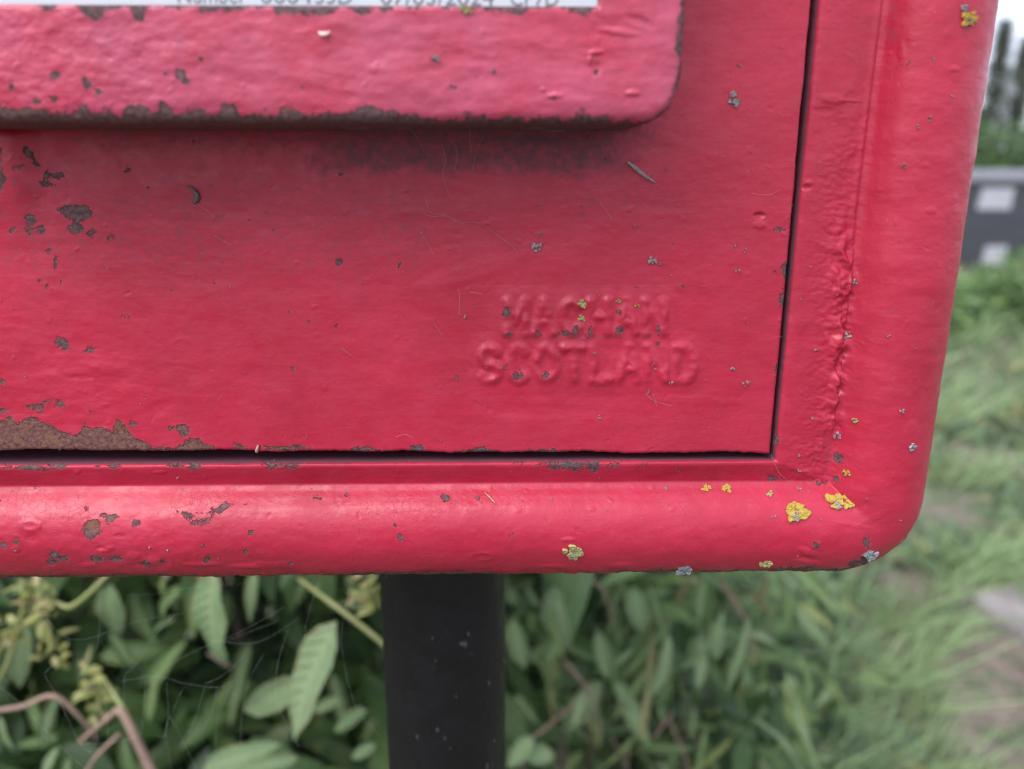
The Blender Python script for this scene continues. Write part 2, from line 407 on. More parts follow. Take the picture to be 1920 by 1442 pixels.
# ---- door ------------------------------------------------------
def build_door():
    dx = 0.00036
    xs = np.concatenate([np.linspace(DOOR_L, -0.2, 8)[:-1], np.arange(-0.2, DOOR_R - 0.004, dx), np.linspace(DOOR_R - 0.004, DOOR_R, 26)])
    ts = np.concatenate([np.linspace(0, 0.004, 24)[:-1], np.arange(0.004, 0.166, dx), np.linspace(0.166, DOOR_T - 1.2, 60)])
    X, T = np.meshgrid(xs, ts, indexing='ij')
    db = door_bottom(X) + 0.0007 * perlin(X * 60, X * 0 + 3.3, 5) * sstep(0.02, 0.0, T) + 0.00025 * perlin(X * 400, X * 0 + 1.3, 6) * sstep(0.006, 0.0, T)
    Z = db + T * (DOOR_T - db) / (DOOR_T - 1.2)
    X = X + 0.0011 * fbm(Z * 50, X * 0 + 8.1, 9, 4) * sstep(0.02, 0, DOOR_R - X)
    X = X - 0.0009 * np.clip((Z - 1.215) / 0.13, 0, 1) * sstep(0.03, 0, DOOR_R - X)
    P0 = np.stack([X, np.zeros_like(X), Z], -1)
    px, py = chart(P0)
    # distance to the free edges for the soft rounding
    e = np.minimum(np.minimum(DOOR_R - np.minimum(X, DOOR_R), X - DOOR_L), T)
    rr = 0.0016
    q = np.clip(rr - e, 0, rr)
    y = rr - np.sqrt(np.maximum(rr * rr - q * q, 0))
    mm = 0.0
    mx_, mz_ = X * 1000, Z * 1000
    mm = mm + 0.32 * fbm(mx_ / 46, mz_ / 24, 2, 3) + 0.10 * fbm(mx_ / 12, mz_ / 6, 5, 3)
    low = sstep(560, 120, px) * sstep(420, 760, py)                         # lumpier lower left
    mm = mm + low * (0.22 * fbm(mx_ / 9, mz_ / 5, 8, 3))
    # cast lettering, thick with paint
    L = letters_field(px, py, 'MACHAN', 942, 1252, 565, 622) + letters_field(px, py, 'SCOTLAND', 893, 1308, 652, 712)
    wob = 0.85 + 0.8 * fbm(mx_ / 6, mz_ / 6, 21, 2)
    mm = mm + 1.05 * np.minimum(L, 1) * wob + 0.35 * letters_field(px, py, 'MACHAN', 942, 1252, 565, 622, 14, 22) + 0.35 * letters_field(px, py, 'SCOTLAND', 893, 1308, 652, 712, 14, 22)
    # lock boss at the left
    bx = np.maximum(px - 30 - 8 * perlin(mz_ / 9, mx_ / 30, 14), 0); by = np.maximum(262 - py, 0)
    boss = sstep(62, 0, np.hypot(bx, by * 1.2)) * sstep(470, 285, py)
    mm = mm + 3.0 * boss
    mm = mm + bumps_field(px, py, BLISTER)
    mm = mm + bumps_field(px, py, [(1424, 404, 11, 6, -0.9), (1424, 422, 14, 8, 0.35), (342, 640, 18, 10, 0.16), (342, 643, 13, 6, -0.13), (1540, 185, 10, 4, .2),
        (880, 512, 110, 22, 0.22, -16), (1000, 770, 170, 13, -.16, 2), (200, 690, 44, 14, .2, 10), (150, 708, 26, 6, -.2),
        (500, 740, 60, 24, .16, 20), (300, 765, 30, 14, -.2, -30), (1290, 750, 110, 10, .12, 3)])
    # chips
    C = blobs_field(px, py, [(145, 400, 34, 18), (120, 395, 14, 10), (58, 410, 13, 15), (56, 433, 8, 9), (78, 430, 7, 8), (143, 428, 15, 9), (170, 436, 8, 9), (206, 448, 9, 4), (24, 432, 7, 7),
        (118, 645, 14, 10, 30), (168, 657, 10, 4, -20), (113, 532, 4, 4), (104, 500, 5, 14), (90, 470, 6, 6), (70, 762, 13, 5), (88, 754, 8, 4), (112, 756, 9, 6), (10, 770, 8, 5), (6, 715, 7, 5),
        (343, 806, 14, 12), (250, 797, 6, 5), (365, 835, 20, 16), (385, 842, 22, 8), (345, 842, 16, 6), (322, 806, 5, 4), (450, 838, 16, 7), (520, 841, 32, 6), (560, 840, 20, 5), (690, 843, 30, 4), (787, 841, 16, 8), (880, 846, 40, 4), (1010, 848, 40, 3),
        (635, 492, 5, 5), (240, 320, 5, 5), (628, 612, 7, 4), (1463, 430, 5, 3), (90, 345, 14, 8, 20), (110, 330, 10, 7), (60, 290, 5, 16, -35), (70, 305, 4, 10, -35), (86, 330, 5, 9), (5, 300, 9, 30), (10, 340, 8, 18),
        (950, 585, 7, 10), (953, 624, 4, 3), (1008, 625, 6, 4), (1060, 624, 9, 4), (1078, 620, 6, 9, 20), (1105, 621, 4, 8), (1163, 617, 5, 4), (968, 705, 11, 6, -25), (1022, 704, 6, 4), (950, 683, 3, 4), (1234, 647, 3, 4),
        (1473, 512, 5, 22), (1468, 560, 4, 16), (1456, 690, 4, 14), (1450, 820, 5, 12), (1234, 613, 2.5, 8), (1160, 588, 3, 3)])
    C = np.maximum(C, blobs_field(px, py, TINYCHIP) - 2.5)
    bnd = np.interp(px, [-300, 0, 22, 30, 40, 60, 95, 120, 140, 160, 168, 190, 212, 220, 236, 244, 288, 330, 420], [770, 792, 778, 795, 790, 782, 795, 812, 820, 792, 803, 802, 808, 788, 795, 816, 838, 846, 856])
    C = np.maximum(C, np.clip((py - bnd) * 0.8, -30, 16))
    # very bottom edge always a bit worn
    C = np.maximum(C, -30 + 33 * sstep(0.0030, 0.0, T) * (0.75 + 0.5 * perlin(mx_ / 22, mx_ * 0, 31)))
    rust = np.clip(sstep(420, 300, px) * sstep(760, 790, py) + sstep(860, 400, px) * sstep(815, 835, py) + 0.35 * sstep(300, 100, px), 0, 1)
    # grime under the plate holder, strengthened to paint in its shadow
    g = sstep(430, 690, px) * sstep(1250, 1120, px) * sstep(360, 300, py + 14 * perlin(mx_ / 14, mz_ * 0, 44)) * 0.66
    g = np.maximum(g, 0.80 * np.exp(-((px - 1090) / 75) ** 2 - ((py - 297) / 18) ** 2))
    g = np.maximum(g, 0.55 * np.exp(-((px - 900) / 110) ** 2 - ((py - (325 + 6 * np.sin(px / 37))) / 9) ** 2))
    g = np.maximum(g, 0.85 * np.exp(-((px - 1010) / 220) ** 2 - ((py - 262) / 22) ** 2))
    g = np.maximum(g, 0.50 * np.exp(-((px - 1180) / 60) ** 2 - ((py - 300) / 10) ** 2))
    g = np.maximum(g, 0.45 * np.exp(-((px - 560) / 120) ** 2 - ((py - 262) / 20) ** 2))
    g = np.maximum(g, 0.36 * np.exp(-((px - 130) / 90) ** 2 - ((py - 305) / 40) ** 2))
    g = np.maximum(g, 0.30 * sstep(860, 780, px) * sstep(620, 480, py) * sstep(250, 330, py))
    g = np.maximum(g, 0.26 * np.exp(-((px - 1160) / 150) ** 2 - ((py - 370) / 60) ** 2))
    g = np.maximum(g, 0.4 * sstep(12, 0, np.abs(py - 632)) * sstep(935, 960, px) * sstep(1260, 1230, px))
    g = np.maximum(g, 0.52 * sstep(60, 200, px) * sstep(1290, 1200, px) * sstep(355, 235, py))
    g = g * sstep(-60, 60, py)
    crack = sstep(690, 800, py) * sstep(600, 900, px)
    Pn = np.stack([X, y - mm * 0.001, Z], -1)
    ny = np.stack([mm * 0, mm * 0 - 1, mm * 0], -1)
    px2, py2 = chart(Pn)
    Nn = grid_normals(Pn); Nn *= -np.sign(Nn[..., 1:2])
    SURF.append((px2, py2, Pn, Nn))
    # close the slab: walls and a coarse back
    def pad(a, mode='edge'): return np.pad(a, 1, mode=mode)
    PP = np.stack([pad(Pn[..., 0]), pad(Pn[..., 1]), pad(Pn[..., 2])], -1)
    PP[0, :, 1] = PP[-1, :, 1] = 0.013; PP[:, 0, 1] = PP[:, -1, 1] = 0.013
    n, m = PP.shape[:2]
    me = np_mesh('door', PP.reshape(-1, 3) - BO, grid_faces(n, m), dict(chip=pad(C), rust=pad(rust), dirt_shade=np.pad(g, 1, constant_values=1.6), crack=pad(crack)))  # door walls get the dark film as painted gap shade
    return link('door', me, M['paint'], box)

door = build_door()

# ---- ring-shaped castings ---------------------------------------
def rect_ring(xl, xr, zb, zt, r, tb, tr, tt, tl, na):
    """points round a rounded rectangle, counter-clockwise seen from the front"""
    out = []
    out.append(np.stack([xl + r + (xr - xl - 2 * r) * tb, np.full(len(tb), zb)], -1))
    a = np.linspace(-90, 0, na + 2)[1:-1] * math.pi / 180
    out.append(np.stack([xr - r + r * np.cos(a), zb + r + r * np.sin(a)], -1))
    out.append(np.stack([np.full(len(tr), xr), zb + r + (zt - zb - 2 * r) * tr], -1))
    a2 = np.linspace(0, 90, 14)[1:-1] * math.pi / 180
    out.append(np.stack([xr - r + r * np.cos(a2), zt - r + r * np.sin(a2)], -1))
    out.append(np.stack([xr - r - (xr - xl - 2 * r) * tt, np.full(len(tt), zt)], -1))
    a3 = np.linspace(90, 180, 14)[1:-1] * math.pi / 180
    out.append(np.stack([xl + r + r * np.cos(a3), zt - r + r * np.sin(a3)], -1))
    out.append(np.stack([np.full(len(tl), xl), zt - r - (zt - zb - 2 * r) * tl], -1))
    a4 = np.linspace(180, 270, 14)[1:-1] * math.pi / 180
    out.append(np.stack([xl + r + r * np.cos(a4), zb + r + r * np.sin(a4)], -1))
    return np.concatenate(out)

def resample(pts, step):
    """even spacing along a smooth profile through the given (d, y) points, in mm"""
    p = smooth_path([(a, b, 0) for a, b in pts], 14)
    q = np.array([(v.x, v.y) for v in p]); s = np.concatenate([[0], np.cumsum(np.hypot(*np.diff(q, axis=0).T))])
    t = np.linspace(0, s[-1], max(3, int(s[-1] / step)))
    return np.stack([np.interp(t, s, q[:, 0]), np.interp(t, s, q[:, 1])], -1)

def build_frame():
    tb = np.linspace(0, 1, 1020); tr = np.concatenate([np.linspace(0, 0.45, 540)[:-1], np.linspace(0.45, 1, 50)])
    tt = np.linspace(0, 1, 40); tl = np.linspace(0, 1, 60); na = 110
    bead = resample([(0, 16), (0.15, 11), (1.2, 5.2), (4.2, -0.2), (9.0, -4.6), (15, -7.6), (21.5, -8.8), (28, -8.1), (33.2, -5.6), (36.6, -2.0), (38.8, 0.9), (40.5, 2.3)], 0.40)
    strip = resample([(0.0, 2.3), (0.07, 2.5), (0.22, 1.7), (0.55, 0.2), (0.80, -0.7), (0.92, -0.6), (0.985, 0.3), (1.0, 2.0)], 0.05) if False else None
    e = np.concatenate([np.linspace(0, 0.9, 42), np.linspace(0.9, 1.0, 14)[1:]])
    ye = np.interp(e, [0, .06, .25, .6, .82, .90, .94, .97, .99, 1.0], [2.3, 2.35, 1.7, 0.3, -0.55, -0.6, -0.45, 0.1, 1.0, 2.2])
    loops = [(0, 0, 128.0, RO), (0, 0, 60.0, RO), (0, 0, 30.0, RO)]
    loops += [(d / 1000, d / 1000, y, max(RO - d / 1000, 0.0006)) for d, y in bead]
    ds, dbm = (XR - DOOR_R - 0.0014) - 0.0405, 0.0502 - 0.0405
    loops += [(0.0405 + ds * t, 0.0405 + dbm * t, y, 0.0006) for t, y in zip(e[1:], ye[1:])]
    loops += [(0.0405 + ds, 0.0405 + dbm, y, 0.0006) for y in (4.0, 8.0, 14.0, 24.0)]
    P = []
    for k, (ax, ab, y, r) in enumerate(loops):
        q = rect_ring(XL + ax, XR - ax, ZB + ab, ZT - ax, r, tb, tr, tt, tl, na)
        P.append(np.stack([q[:, 0], np.full(len(q), y / 1000), q[:, 1]], -1))
    P = np.stack(P, 1)                                  # (perimeter, loop, 3)
    NB = 3 + len(bead)
    j = np.arange(P.shape[1])[None, :] + np.zeros(P.shape[:2])
    Nn = grid_normals(P, True)
    s = np.sign(np.mean(Nn[:, 3 + len(bead) // 2, 1])); Nn *= -s
    px, py = chart(P)
    X, Z = P[..., 0] * 1000, P[..., 2] * 1000
    front = (j >= 3) & (j < NB + len(e) - 1)
    onbead = (j >= 3) & (j < NB)
    mm = 0.34 * fbm(X / 26, Z / 20, 3, 3) + 0.17 * fbm(X / 9, Z / 7, 13, 3)
    lowleft = sstep(700, 300, px) * sstep(930, 960, py)
    mm = mm + lowleft * 0.24 * fbm(X / 7, Z / 5, 17, 3)
    # crusted old sealant in the corner of the right-hand strip
    cxl = np.interp(py, [-50, 0, 400, 560, 680, 830, 900], [1652, 1650, 1600, 1592, 1586, 1570, 1560])
    crust = np.exp(-((px - cxl + 15) / 20) ** 2) * sstep(390, 500, py) * sstep(860, 740, py)
    crust2 = np.exp(-((px - cxl + 30) / 40) ** 2) * sstep(100, 400, py) * sstep(930, 890, py)
    rid = 1 - np.abs(fbm(X / 6, Z / 12, 23, 2)) * 2.6
    mm = mm + 1.8 * crust * (0.5 + 1.5 * rid * (0.6 + 0.8 * perlin(X / 9, Z / 14, 29)) + 0.8 * fbm(X / 3.0, Z / 4.5, 24, 3)) + crust2 * (0.30 * fbm(X / 2.4, Z / 1.7, 26, 3) + 0.25 * fbm(X / 8, Z / 6, 27, 2))
    c3 = np.exp(-((px - 1525) / 45) ** 2 - ((py - 860) / 55) ** 2)
    mm = mm + c3 * (0.35 * fbm(X / 2.6, Z / 1.9, 93, 3) + 0.3 * fbm(X / 7, Z / 6, 94, 2))
    mm = mm + 0.5 * np.exp(-((px - cxl) / 5) ** 2) * sstep(480, 380, py)       # a fillet ridge higher up
    mm = mm + bumps_field(px, py, BLISTER)
    mm = mm + bumps_field(px, py, [(1562, 186, 24, 11, 0.38, 8), (1592, 189, 26, 2.5, 0.2, 3), (1546, 208, 22, 8, -.2), (1512, 352, 9, 6, -.5), (1518, 342, 8, 5, .3),
        (1563, 423, 20, 13, 0.3), (1564, 424, 14, 8, -0.32), (1560, 465, 18, 12, .22), (1566, 750, 17, 24, 1.0), (1558, 790, 10, 6, -.6), (1566, 700, 10, 24, .5, 8),
        (905, 1043, 26, 10, 0.3), (905, 1044, 18, 6, -0.4), (1515, 1035, 20, 8, 0.5, 20), (1530, 1022, 12, 5, .4, -30), (1520, 1048, 22, 5, -.5, 10), (1505, 1052, 20, 5, .4, 5),
        (56, 985, 22, 12, .35), (56, 986, 15, 7, -.35), (75, 986, 4, 8, .3), (200, 1030, 16, 6, .4, -10), (190, 1028, 12, 4, -.35), (60, 1010, 12, 10, -.3), (30, 1030, 10, 7, .3), (225, 1005, 14, 5, -.3),
        (250, 1042, 14, 8, .3), (285, 1052, 16, 9, .35), (310, 1055, 10, 8, -.3), (260, 1060, 22, 5, -.2), (160, 1060, 22, 5, .3), (100, 1065, 18, 6, .3), (1110, 955, 8, 5, .2),
        (1170, 1060, 26, 7, .45, -3), (1065, 1012, 14, 5, .4), (500, 1060, 60, 8, .3), (1640, 970, 30, 8, .15, -25), (1600, 985, 40, 5, .12, 10), (145, 885, 7, 5, .3), (300, 885, 14, 4, .3),
        (380, 1058, 40, 5, .4), (460, 1062, 40, 5, .35), (1040, 1062, 30, 4, .3), (1710, 800, 10, 14, .15), (1745, 395, 12, 7, .2), (1735, 310, 10, 6, .15), (1690, 95, 9, 20, .2), (1790, 130, 12, 6, .2)])
    C = blobs_field(px, py, [(40, 877, 46, 5, 1), (108, 873, 10, 4), (215, 873, 14, 5), (330, 872, 12, 5), (365, 874, 13, 6, -10), (510, 873, 19, 8, 5), (548, 874, 17, 6, -10), (188, 874, 6, 3), (1082, 871, 76, 7, 1), (1060, 874, 30, 7), (1110, 877, 20, 5),
        (175, 990, 18, 20, 15), (170, 1003, 12, 10), (193, 966, 7, 5), (209, 973, 12, 7, -35), (216, 968, 7, 5), (254, 981, 8, 8, 40), (347, 965, 13, 8, 20), (377, 978, 14, 4, -12), (410, 955, 19, 6, -22), (0, 938, 8, 5), (118, 1047, 11, 7), (100, 1038, 8, 8), (96, 1052, 7, 6), (184, 1048, 14, 7), (218, 1049, 11, 5),
        (276, 1056, 9, 7), (305, 1054, 8, 6), (388, 1048, 7, 7), (8, 1022, 8, 6), (30, 1018, 5, 5), (836, 933, 6, 4, 20), (895, 933, 5, 4), (740, 985, 4, 12), (750, 1008, 3, 4), (470, 1000, 4, 3), (600, 935, 9, 4), (460, 1035, 6, 4),
        (1622, 1048, 14, 9, -30), (1600, 1058, 12, 7), (1625, 1018, 6, 8), (1530, 1022, 5, 4), (1500, 1066, 40, 5), (1570, 898, 8, 6), (1545, 905, 8, 3), (1572, 858, 10, 9), (1450, 895, 12, 4), (1453, 825, 6, 10)])
    C = np.maximum(C, blobs_field(px, py, TINYCHIP) - 2.5)
    # worn underside of the rim
    jj = (j - 3) / len(bead)
    edge = np.where(onbead & (Z < (ZB + 0.030) * 1000) & (px < 1700), sstep(0.42, 0.29, jj), 0)
    wear = np.interp(px, [-200, 60, 130, 330, 420, 600, 680, 900, 960, 1120, 1160, 1240, 1300, 1500, 1620, 1700], [1, .9, 1, .75, .4, .45, .9, .8, .25, .3, .75, .8, .5, .8, .8, .2])
    mm = mm + edge * (0.55 * fbm(X / 9, Z / 9, 91, 3) + 0.35 * fbm(X / 3, Z / 5, 92, 2)) - 0.25 * edge * wear
    C = np.maximum(C, -24 + edge * (15 + 16 * wear))
    C = np.where(front, C, -20)
    rust = np.clip(0.35 * sstep(900, 300, px) + 0.7 * edge + np.exp(-((px - 178) / 16) ** 2 - ((py - 985) / 16) ** 2), 0, 1)
    g = 0.20 * crust2 * sstep(700, 860, py) + 0.16 * crust + 0.18 * np.exp(-((px - 1548) / 26) ** 2 - ((py - 845) / 50) ** 2)
    g = np.maximum(g, 0.35 * edge)
    g = np.maximum(g, 0.38 * np.exp(-((px - 1610) / 50) ** 2 - ((py - 1040) / 18) ** 2))
    g = np.maximum(g, np.where((j >= NB - 6) & (j < NB + 5), 0.20, 0))
    g = np.maximum(g, 0.32 * np.exp(-((px - 1672) / 14) ** 2) * sstep(180, 60, py))
    g = np.where(j >= NB + len(e) - 4, 1.6, g)  # gap walls darkened in colour, painting the shade inside the gap
    crack = np.where(onbead, sstep(1750, 1500, px) * sstep(880, 930, py), 0)
    Pd = P + Nn * (mm * 0.001 * np.where(front, 1, 0))[..., None]
    n, m = P.shape[:2]
    F = grid_faces(n, m, True)
    if s > 0: F = F[:, ::-1]
    sel = (slice(None), slice(3, NB + len(e) - 1))
    px2, py2 = chart(Pd)
    Nd = grid_normals(Pd, True) * -s
    SURF.append((px2[sel], py2[sel], Pd[sel], Nd[sel]))
    me = np_mesh('front_frame', Pd.reshape(-1, 3) - BO, F, dict(chip=C, rust=rust, dirt_shade=g, crack=crack))
    return link('front_frame', me, M['paint'], box)

frame = build_frame()

# ---- collection-plate holder: a thick raised surround --------------
BXL, BXR, BZB, BZT = -0.176, U(1282, 70, -0.0335)[0], U(700, 233, -0.0315)[2], 1.470
KZ = (U(600, 10, -0.0345)[2] - BZB) / 0.0325
KX = (BXR - U(1120, 8, -0.0345)[0]) / 0.0325
def build_holder():
    tb = np.concatenate([np.linspace(0, 0.05, 10)[:-1], np.linspace(0.05, 1, 640)]); tr = np.concatenate([np.linspace(0, 0.5, 190)[:-1], np.linspace(0.5, 1, 20)])
    tt = np.linspace(0, 1, 30); tl = np.linspace(0, 1, 30); na = 70; RB = 0.0125
    prof = resample([(0, 1.0), (0.0, -10.0), (0.0, -22.0), (0.1, -31.0), (0.7, -33.8), (2.4, -35.3), (5.0, -35.8), (9, -36.0), (16, -36.0), (25, -35.9), (31, -35.8)], 0.36)
    loops = [(d / 1000, y / 1000) for d, y in prof] + [(0.0318, -0.0357), (0.0322, -0.0351), (0.0324, -0.0344), (0.0325, -0.0332)]
    P = np.stack([np.stack([q[:, 0], np.full(len(q), y), q[:, 1]], -1) for (d, y) in loops for q in [rect_ring(BXL + d, BXR - d * KX, BZB + d * KZ, BZT - d, max(RB - d, 0.0006), tb, tr, tt, tl, na)]], 1)
    Nn = grid_normals(P, True); s = np.sign(np.mean(Nn[:, len(prof) // 2, 1])); Nn *= -s
    px, py = chart(P); X, Z = P[..., 0] * 1000, P[..., 2] * 1000
    d = np.array([a for a, b in loops])[None, :] * 1000 + np.zeros(P.shape[:2])
    mm = 0.50 * fbm(X / 20, Z / 9, 33, 3) + 0.20 * fbm(X / 8, Z / 5, 36, 3) + 0.25 * sstep(500, 200, px) * fbm(X / 4, Z / 3, 38, 3)
    mm = mm + bumps_field(px, py, BLISTER)
    mm = mm + bumps_field(px, py, [(1117, 98, 16, 5, .5, -5), (1106, 112, 4, 12, .45, 10), (1119, 130, 10, 14, -.35, 15), (1186, 175, 14, 6, .5), (1018, 168, 6, 5, .3), (1040, 180, 16, 6, .4), (1160, 60, 40, 8, .4, 8), (1200, 40, 30, 9, -.3, 20),
        (870, 110, 50, 14, -.2, 6), (1150, 125, 50, 10, .15, -10), (700, 130, 12, 8, .2)])
    C = blobs_field(px, py, [(340, 140, 9, 8, 40), (350, 152, 6, 7, 40), (165, 158, 7, 10), (103, 140, 7, 6), (160, 150, 5, 5), (1120, 132, 7, 13, 15), (1030, 187, 8, 3, -10), (308, 140, 4, 4), (378, 112, 5, 5), (568, 165, 5, 4), (100, 185, 7, 5), (185, 172, 6, 8), (70, 190, 8, 5), (850, 165, 6, 4), (20, 165, 5, 5),
        (85, 18, 10, 6), (180, 30, 8, 8), (263, 28, 7, 10)]) 
    low = np.interp(px, [-150, 0, 60, 100, 140, 160, 176, 200, 225, 240, 262, 290, 302, 312, 330, 350, 372, 395, 408, 420, 440, 452, 500, 560, 590, 640, 680, 715, 745, 800, 860, 950, 1005, 1012, 1040, 1072, 1080, 1130, 1170, 1200, 1232, 1248, 1262, 1272, 1300],
        [186, 194, 198, 204, 202, 188, 206, 196, 209, 186, 188, 206, 182, 184, 207, 198, 190, 208, 204, 186, 190, 207, 203, 199, 206, 205, 196, 192, 206, 212, 216, 211, 220, 211, 207, 219, 206, 216, 220, 222, 210, 196, 178, 160, 150])
    C = np.maximum(C, np.clip((py - low - 9) * 0.5, -30, 8))
    C = np.maximum(C, np.clip((px - np.interp(py, [0, 60, 90, 110, 150], [1279, 1277, 1268, 1272, 1270])) * 0.7 - 40 * sstep(-10, -80, py), -30, 12))
    top = np.interp(px, [-150, 0, 60, 75, 92, 108, 140, 158, 165, 190, 200, 240, 252, 262, 275, 300, 372, 380, 410, 440, 458, 512, 520, 560, 580, 600, 622, 638, 660, 682, 700, 750, 820, 900, 940, 975, 992, 1060, 1075, 1110, 1122, 1130],
        [0, 0, 6, 20, 24, 14, 8, 36, 40, 38, 20, 16, 36, 38, 12, 13, 14, 29, 20, 26, 15, 16, 28, 26, 34, 37, 25, 15, 17, 28, 18, 17, 13, 17, 20, 35, 17, 19, 24, 26, 12, -20])
    C = np.maximum(C, np.where(py < -8, -30, np.clip((top - 3 - py) * 0.6, -30, 10)))
    rust = np.clip(0.35 * sstep(900, 250, px) * sstep(170, 190, py) + 0.08, 0, 1)
    g = 0.25 * sstep(150, 215, py) * sstep(500, 100, px) + 0.28 * np.exp(-((px - 1180) / 90) ** 2 - ((py - 205) / 12) ** 2)
    g = np.maximum(g, 0.18)
    fr = np.clip((np.arange(P.shape[1]) - 55) / 45.0, 0, 1)[None, :] * (np.arange(P.shape[1]) < len(loops) - 3)[None, :]
    Pd = P + Nn * (mm * 0.001 * fr)[..., None]
    n, m = P.shape[:2]; F = grid_faces(n, m, True)
    if s > 0: F = F[:, ::-1]
    px2, py2 = chart(Pd); Nd = grid_normals(Pd, True) * -s
    k0 = 60
    SURF.append((px2[:, k0:], py2[:, k0:], Pd[:, k0:], Nd[:, k0:]))
    me = np_mesh('plate_holder', Pd.reshape(-1, 3) - np.array((0, 0, 0)) - BO, F, dict(chip=C, rust=rust, dirt_shade=g, crack=C * 0))
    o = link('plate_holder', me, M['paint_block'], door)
    o['label'] = 'thick raised surround with flaking lower edge round the white notice plate'
    return o
holder = build_holder()

def box_mesh(name, x0, x1, y0, y1, z0, z1, bev=0.0):
    import bmesh
    bm = bmesh.new(); bmesh.ops.create_cube(bm, size=1)
    for v in bm.verts: v.co = ((x0 + x1) / 2 + v.co.x * (x1 - x0), (y0 + y1) / 2 + v.co.y * (y1 - y0), (z0 + z1) / 2 + v.co.z * (z1 - z0))
    if bev: bmesh.ops.bevel(bm, geom=list(bm.edges), offset=bev, segments=3, affect='EDGES')
    me = bpy.data.meshes.new(name); bm.to_mesh(me); bm.free(); return me

def local(me, o=BO):
    me.transform(Matrix.Translation(-Vector(o))); return me

plate = link('notice_plate', local(box_mesh('notice_plate', BXL + 0.0322, BXR - 0.0322 * KX, -0.0346, -0.0335, BZB + 0.0322 * KZ, BZT - 0.0322, 0.0002)), M['plate'], door)
plate['label'] = 'white notice plate with a line of grey print along its bottom'

def text_part(name, txt, px0, py0, px1, py1, hpx, mat, parent, Y):
    """flat print, its baseline running between two chart points on plane y = Y"""
    cu = bpy.data.curves.new(name, 'FONT'); cu.body = txt; cu.size = 1.0
    o = bpy.data.objects.new('tmp', cu); COL.objects.link(o)
    dg = bpy.context.evaluated_depsgraph_get(); me = bpy.data.meshes.new_from_object(o.evaluated_get(dg))
    bpy.data.objects.remove(o); me.name = name
    c = np.empty(len(me.vertices) * 3); me.vertices.foreach_get('co', c); c = c.reshape(-1, 3)
    a, b = U(px0, py0, Y), U(px1, py1, Y); h = (U(px0, py0 - hpx, Y) - a)[2]
    c[:, 0] -= c[:, 0].min(); wd = c[:, 0].max(); ht = 0.70
    V = a[None, :] + (b - a)[None, :] * (c[:, :1] / wd) + np.array([0, 0, 1])[None, :] * (c[:, 1:2] / ht * h)
    me.vertices.foreach_set('co', (V - BO).astype(np.float32).ravel()); me.update()
    return link(name, me, mat, parent)
yt = -0.03468
for t, a, b in (('Number', (334, 6.0), (462, 6.0)), ('0004', (489, 6.0), (585, 7.0)), ('33D', (592, 7.0), (661, 7.5)), ('07/03/2024', (714, 8.5), (926, 10.5)), ('CP7D', (957, 10.5), (1047, 11.5))):
    text_part('print', t, *a, *b, 31, M['ink'], plate, yt)

# inside of the box and its back
link('liner', local(box_mesh('liner', XL + 0.045, XR - 0.045, 0.022, 0.030, ZB + 0.045, ZT - 0.045)), M['liner'], box)
link('back_panel', local(box_mesh('back_panel', XL + 0.001, XR - 0.001, 0.1270, 0.1310, ZB + 0.001, ZT - 0.001, 0.001)), M['paint'], box)
link('base_plate', local(box_mesh('base_plate', XL + 0.03, XR - 0.03, 0.028, 0.126, ZB + 0.0015, ZB + 0.005)), M['paint'], box)

# ================================================================ post
def build_pole():
    pr = 0.0318; pc = np.array([U(832, 1150, 0.086)[0], 0.086])
    th = np.concatenate([np.linspace(-math.pi, 0, 260)[:-1], np.linspace(0, math.pi, 40)[:-1]])
    zs = np.concatenate([np.linspace(0, 0.9, 30)[:-1], np.linspace(0.9, 1.1455, 420)])
    T, Z = np.meshgrid(th, zs, indexing='ij')
    s = T * pr * 1000; zz = Z * 1000; h = 0.25 * fbm(s / 16, zz / 26, 51, 3) + 0.1 * fbm(s / 4, zz / 6, 52, 3)
    r2 = random.Random(5)
    for k in range(70):
        a, z = r2.uniform(-math.pi + .2, -0.2) * pr * 1000, r2.uniform(900, 1145); r = r2.uniform(0.6, 1.7); st = r2.choice([1, 1, 1.6, 2.4])
        u, v = (s - a) / r, (zz - z) / (r * st)
        m = (np.abs(u) < 2) & (np.abs(v) < 2)
        h[m] += r2.uniform(0.2, 0.8) * sstep(1.2, 0.2, np.hypot(u[m], v[m]))
    rad = pr + h * 0.001
    spot = sstep(0.30, 0.62, h)
    P = np.stack([pc[0] + rad * np.cos(T), pc[1] + rad * np.sin(T), Z], -1)
    o = np.array([pc[0], pc[1], 0])
    me = np_mesh('post', P.reshape(-1, 3) - o, grid_faces(len(th), len(zs), True), dict(spot=spot))
    ob = link('post', me, M['black'], None, o)
    return tag(ob, 'black painted round metal post under the red post box', 'post')
build_pole()

# ================================================================ things on the paint
_SC = []
def surf(px, py):
    """point and normal of the painted surface at a chart position"""
    if not _SC:
        for X, Y, P, Nn in SURF:
            V = CAM - P
            fc = (Nn * V).sum(-1) / np.maximum(np.linalg.norm(V, axis=-1), 1e-9)
            _SC.append((X, Y, P, Nn, 9e3 * (fc < 0.06), (P - CAM) @ _f))
    best = None
    for X, Y, P, Nn, pen, dep in _SC:
        d = (X - px) ** 2 + (Y - py) ** 2
        i = np.unravel_index(np.argmin(d + pen), d.shape)
        if d[i] < 300 and (best is None or dep[i] < best[2] - 0.004): best = (P[i], Nn[i], dep[i])
    if best is None: return U(px, py, 0.0), np.array([0, -1, 0])
    n = best[1] / np.linalg.norm(best[1]); v = CAM - best[0]; v = v / np.linalg.norm(v)
    if n @ v < 0: n = -n
    if n @ v < 0.5: n = n + v * 0.45; n = n / np.linalg.norm(n)
    return best[0], n

MMPX = 0.000199

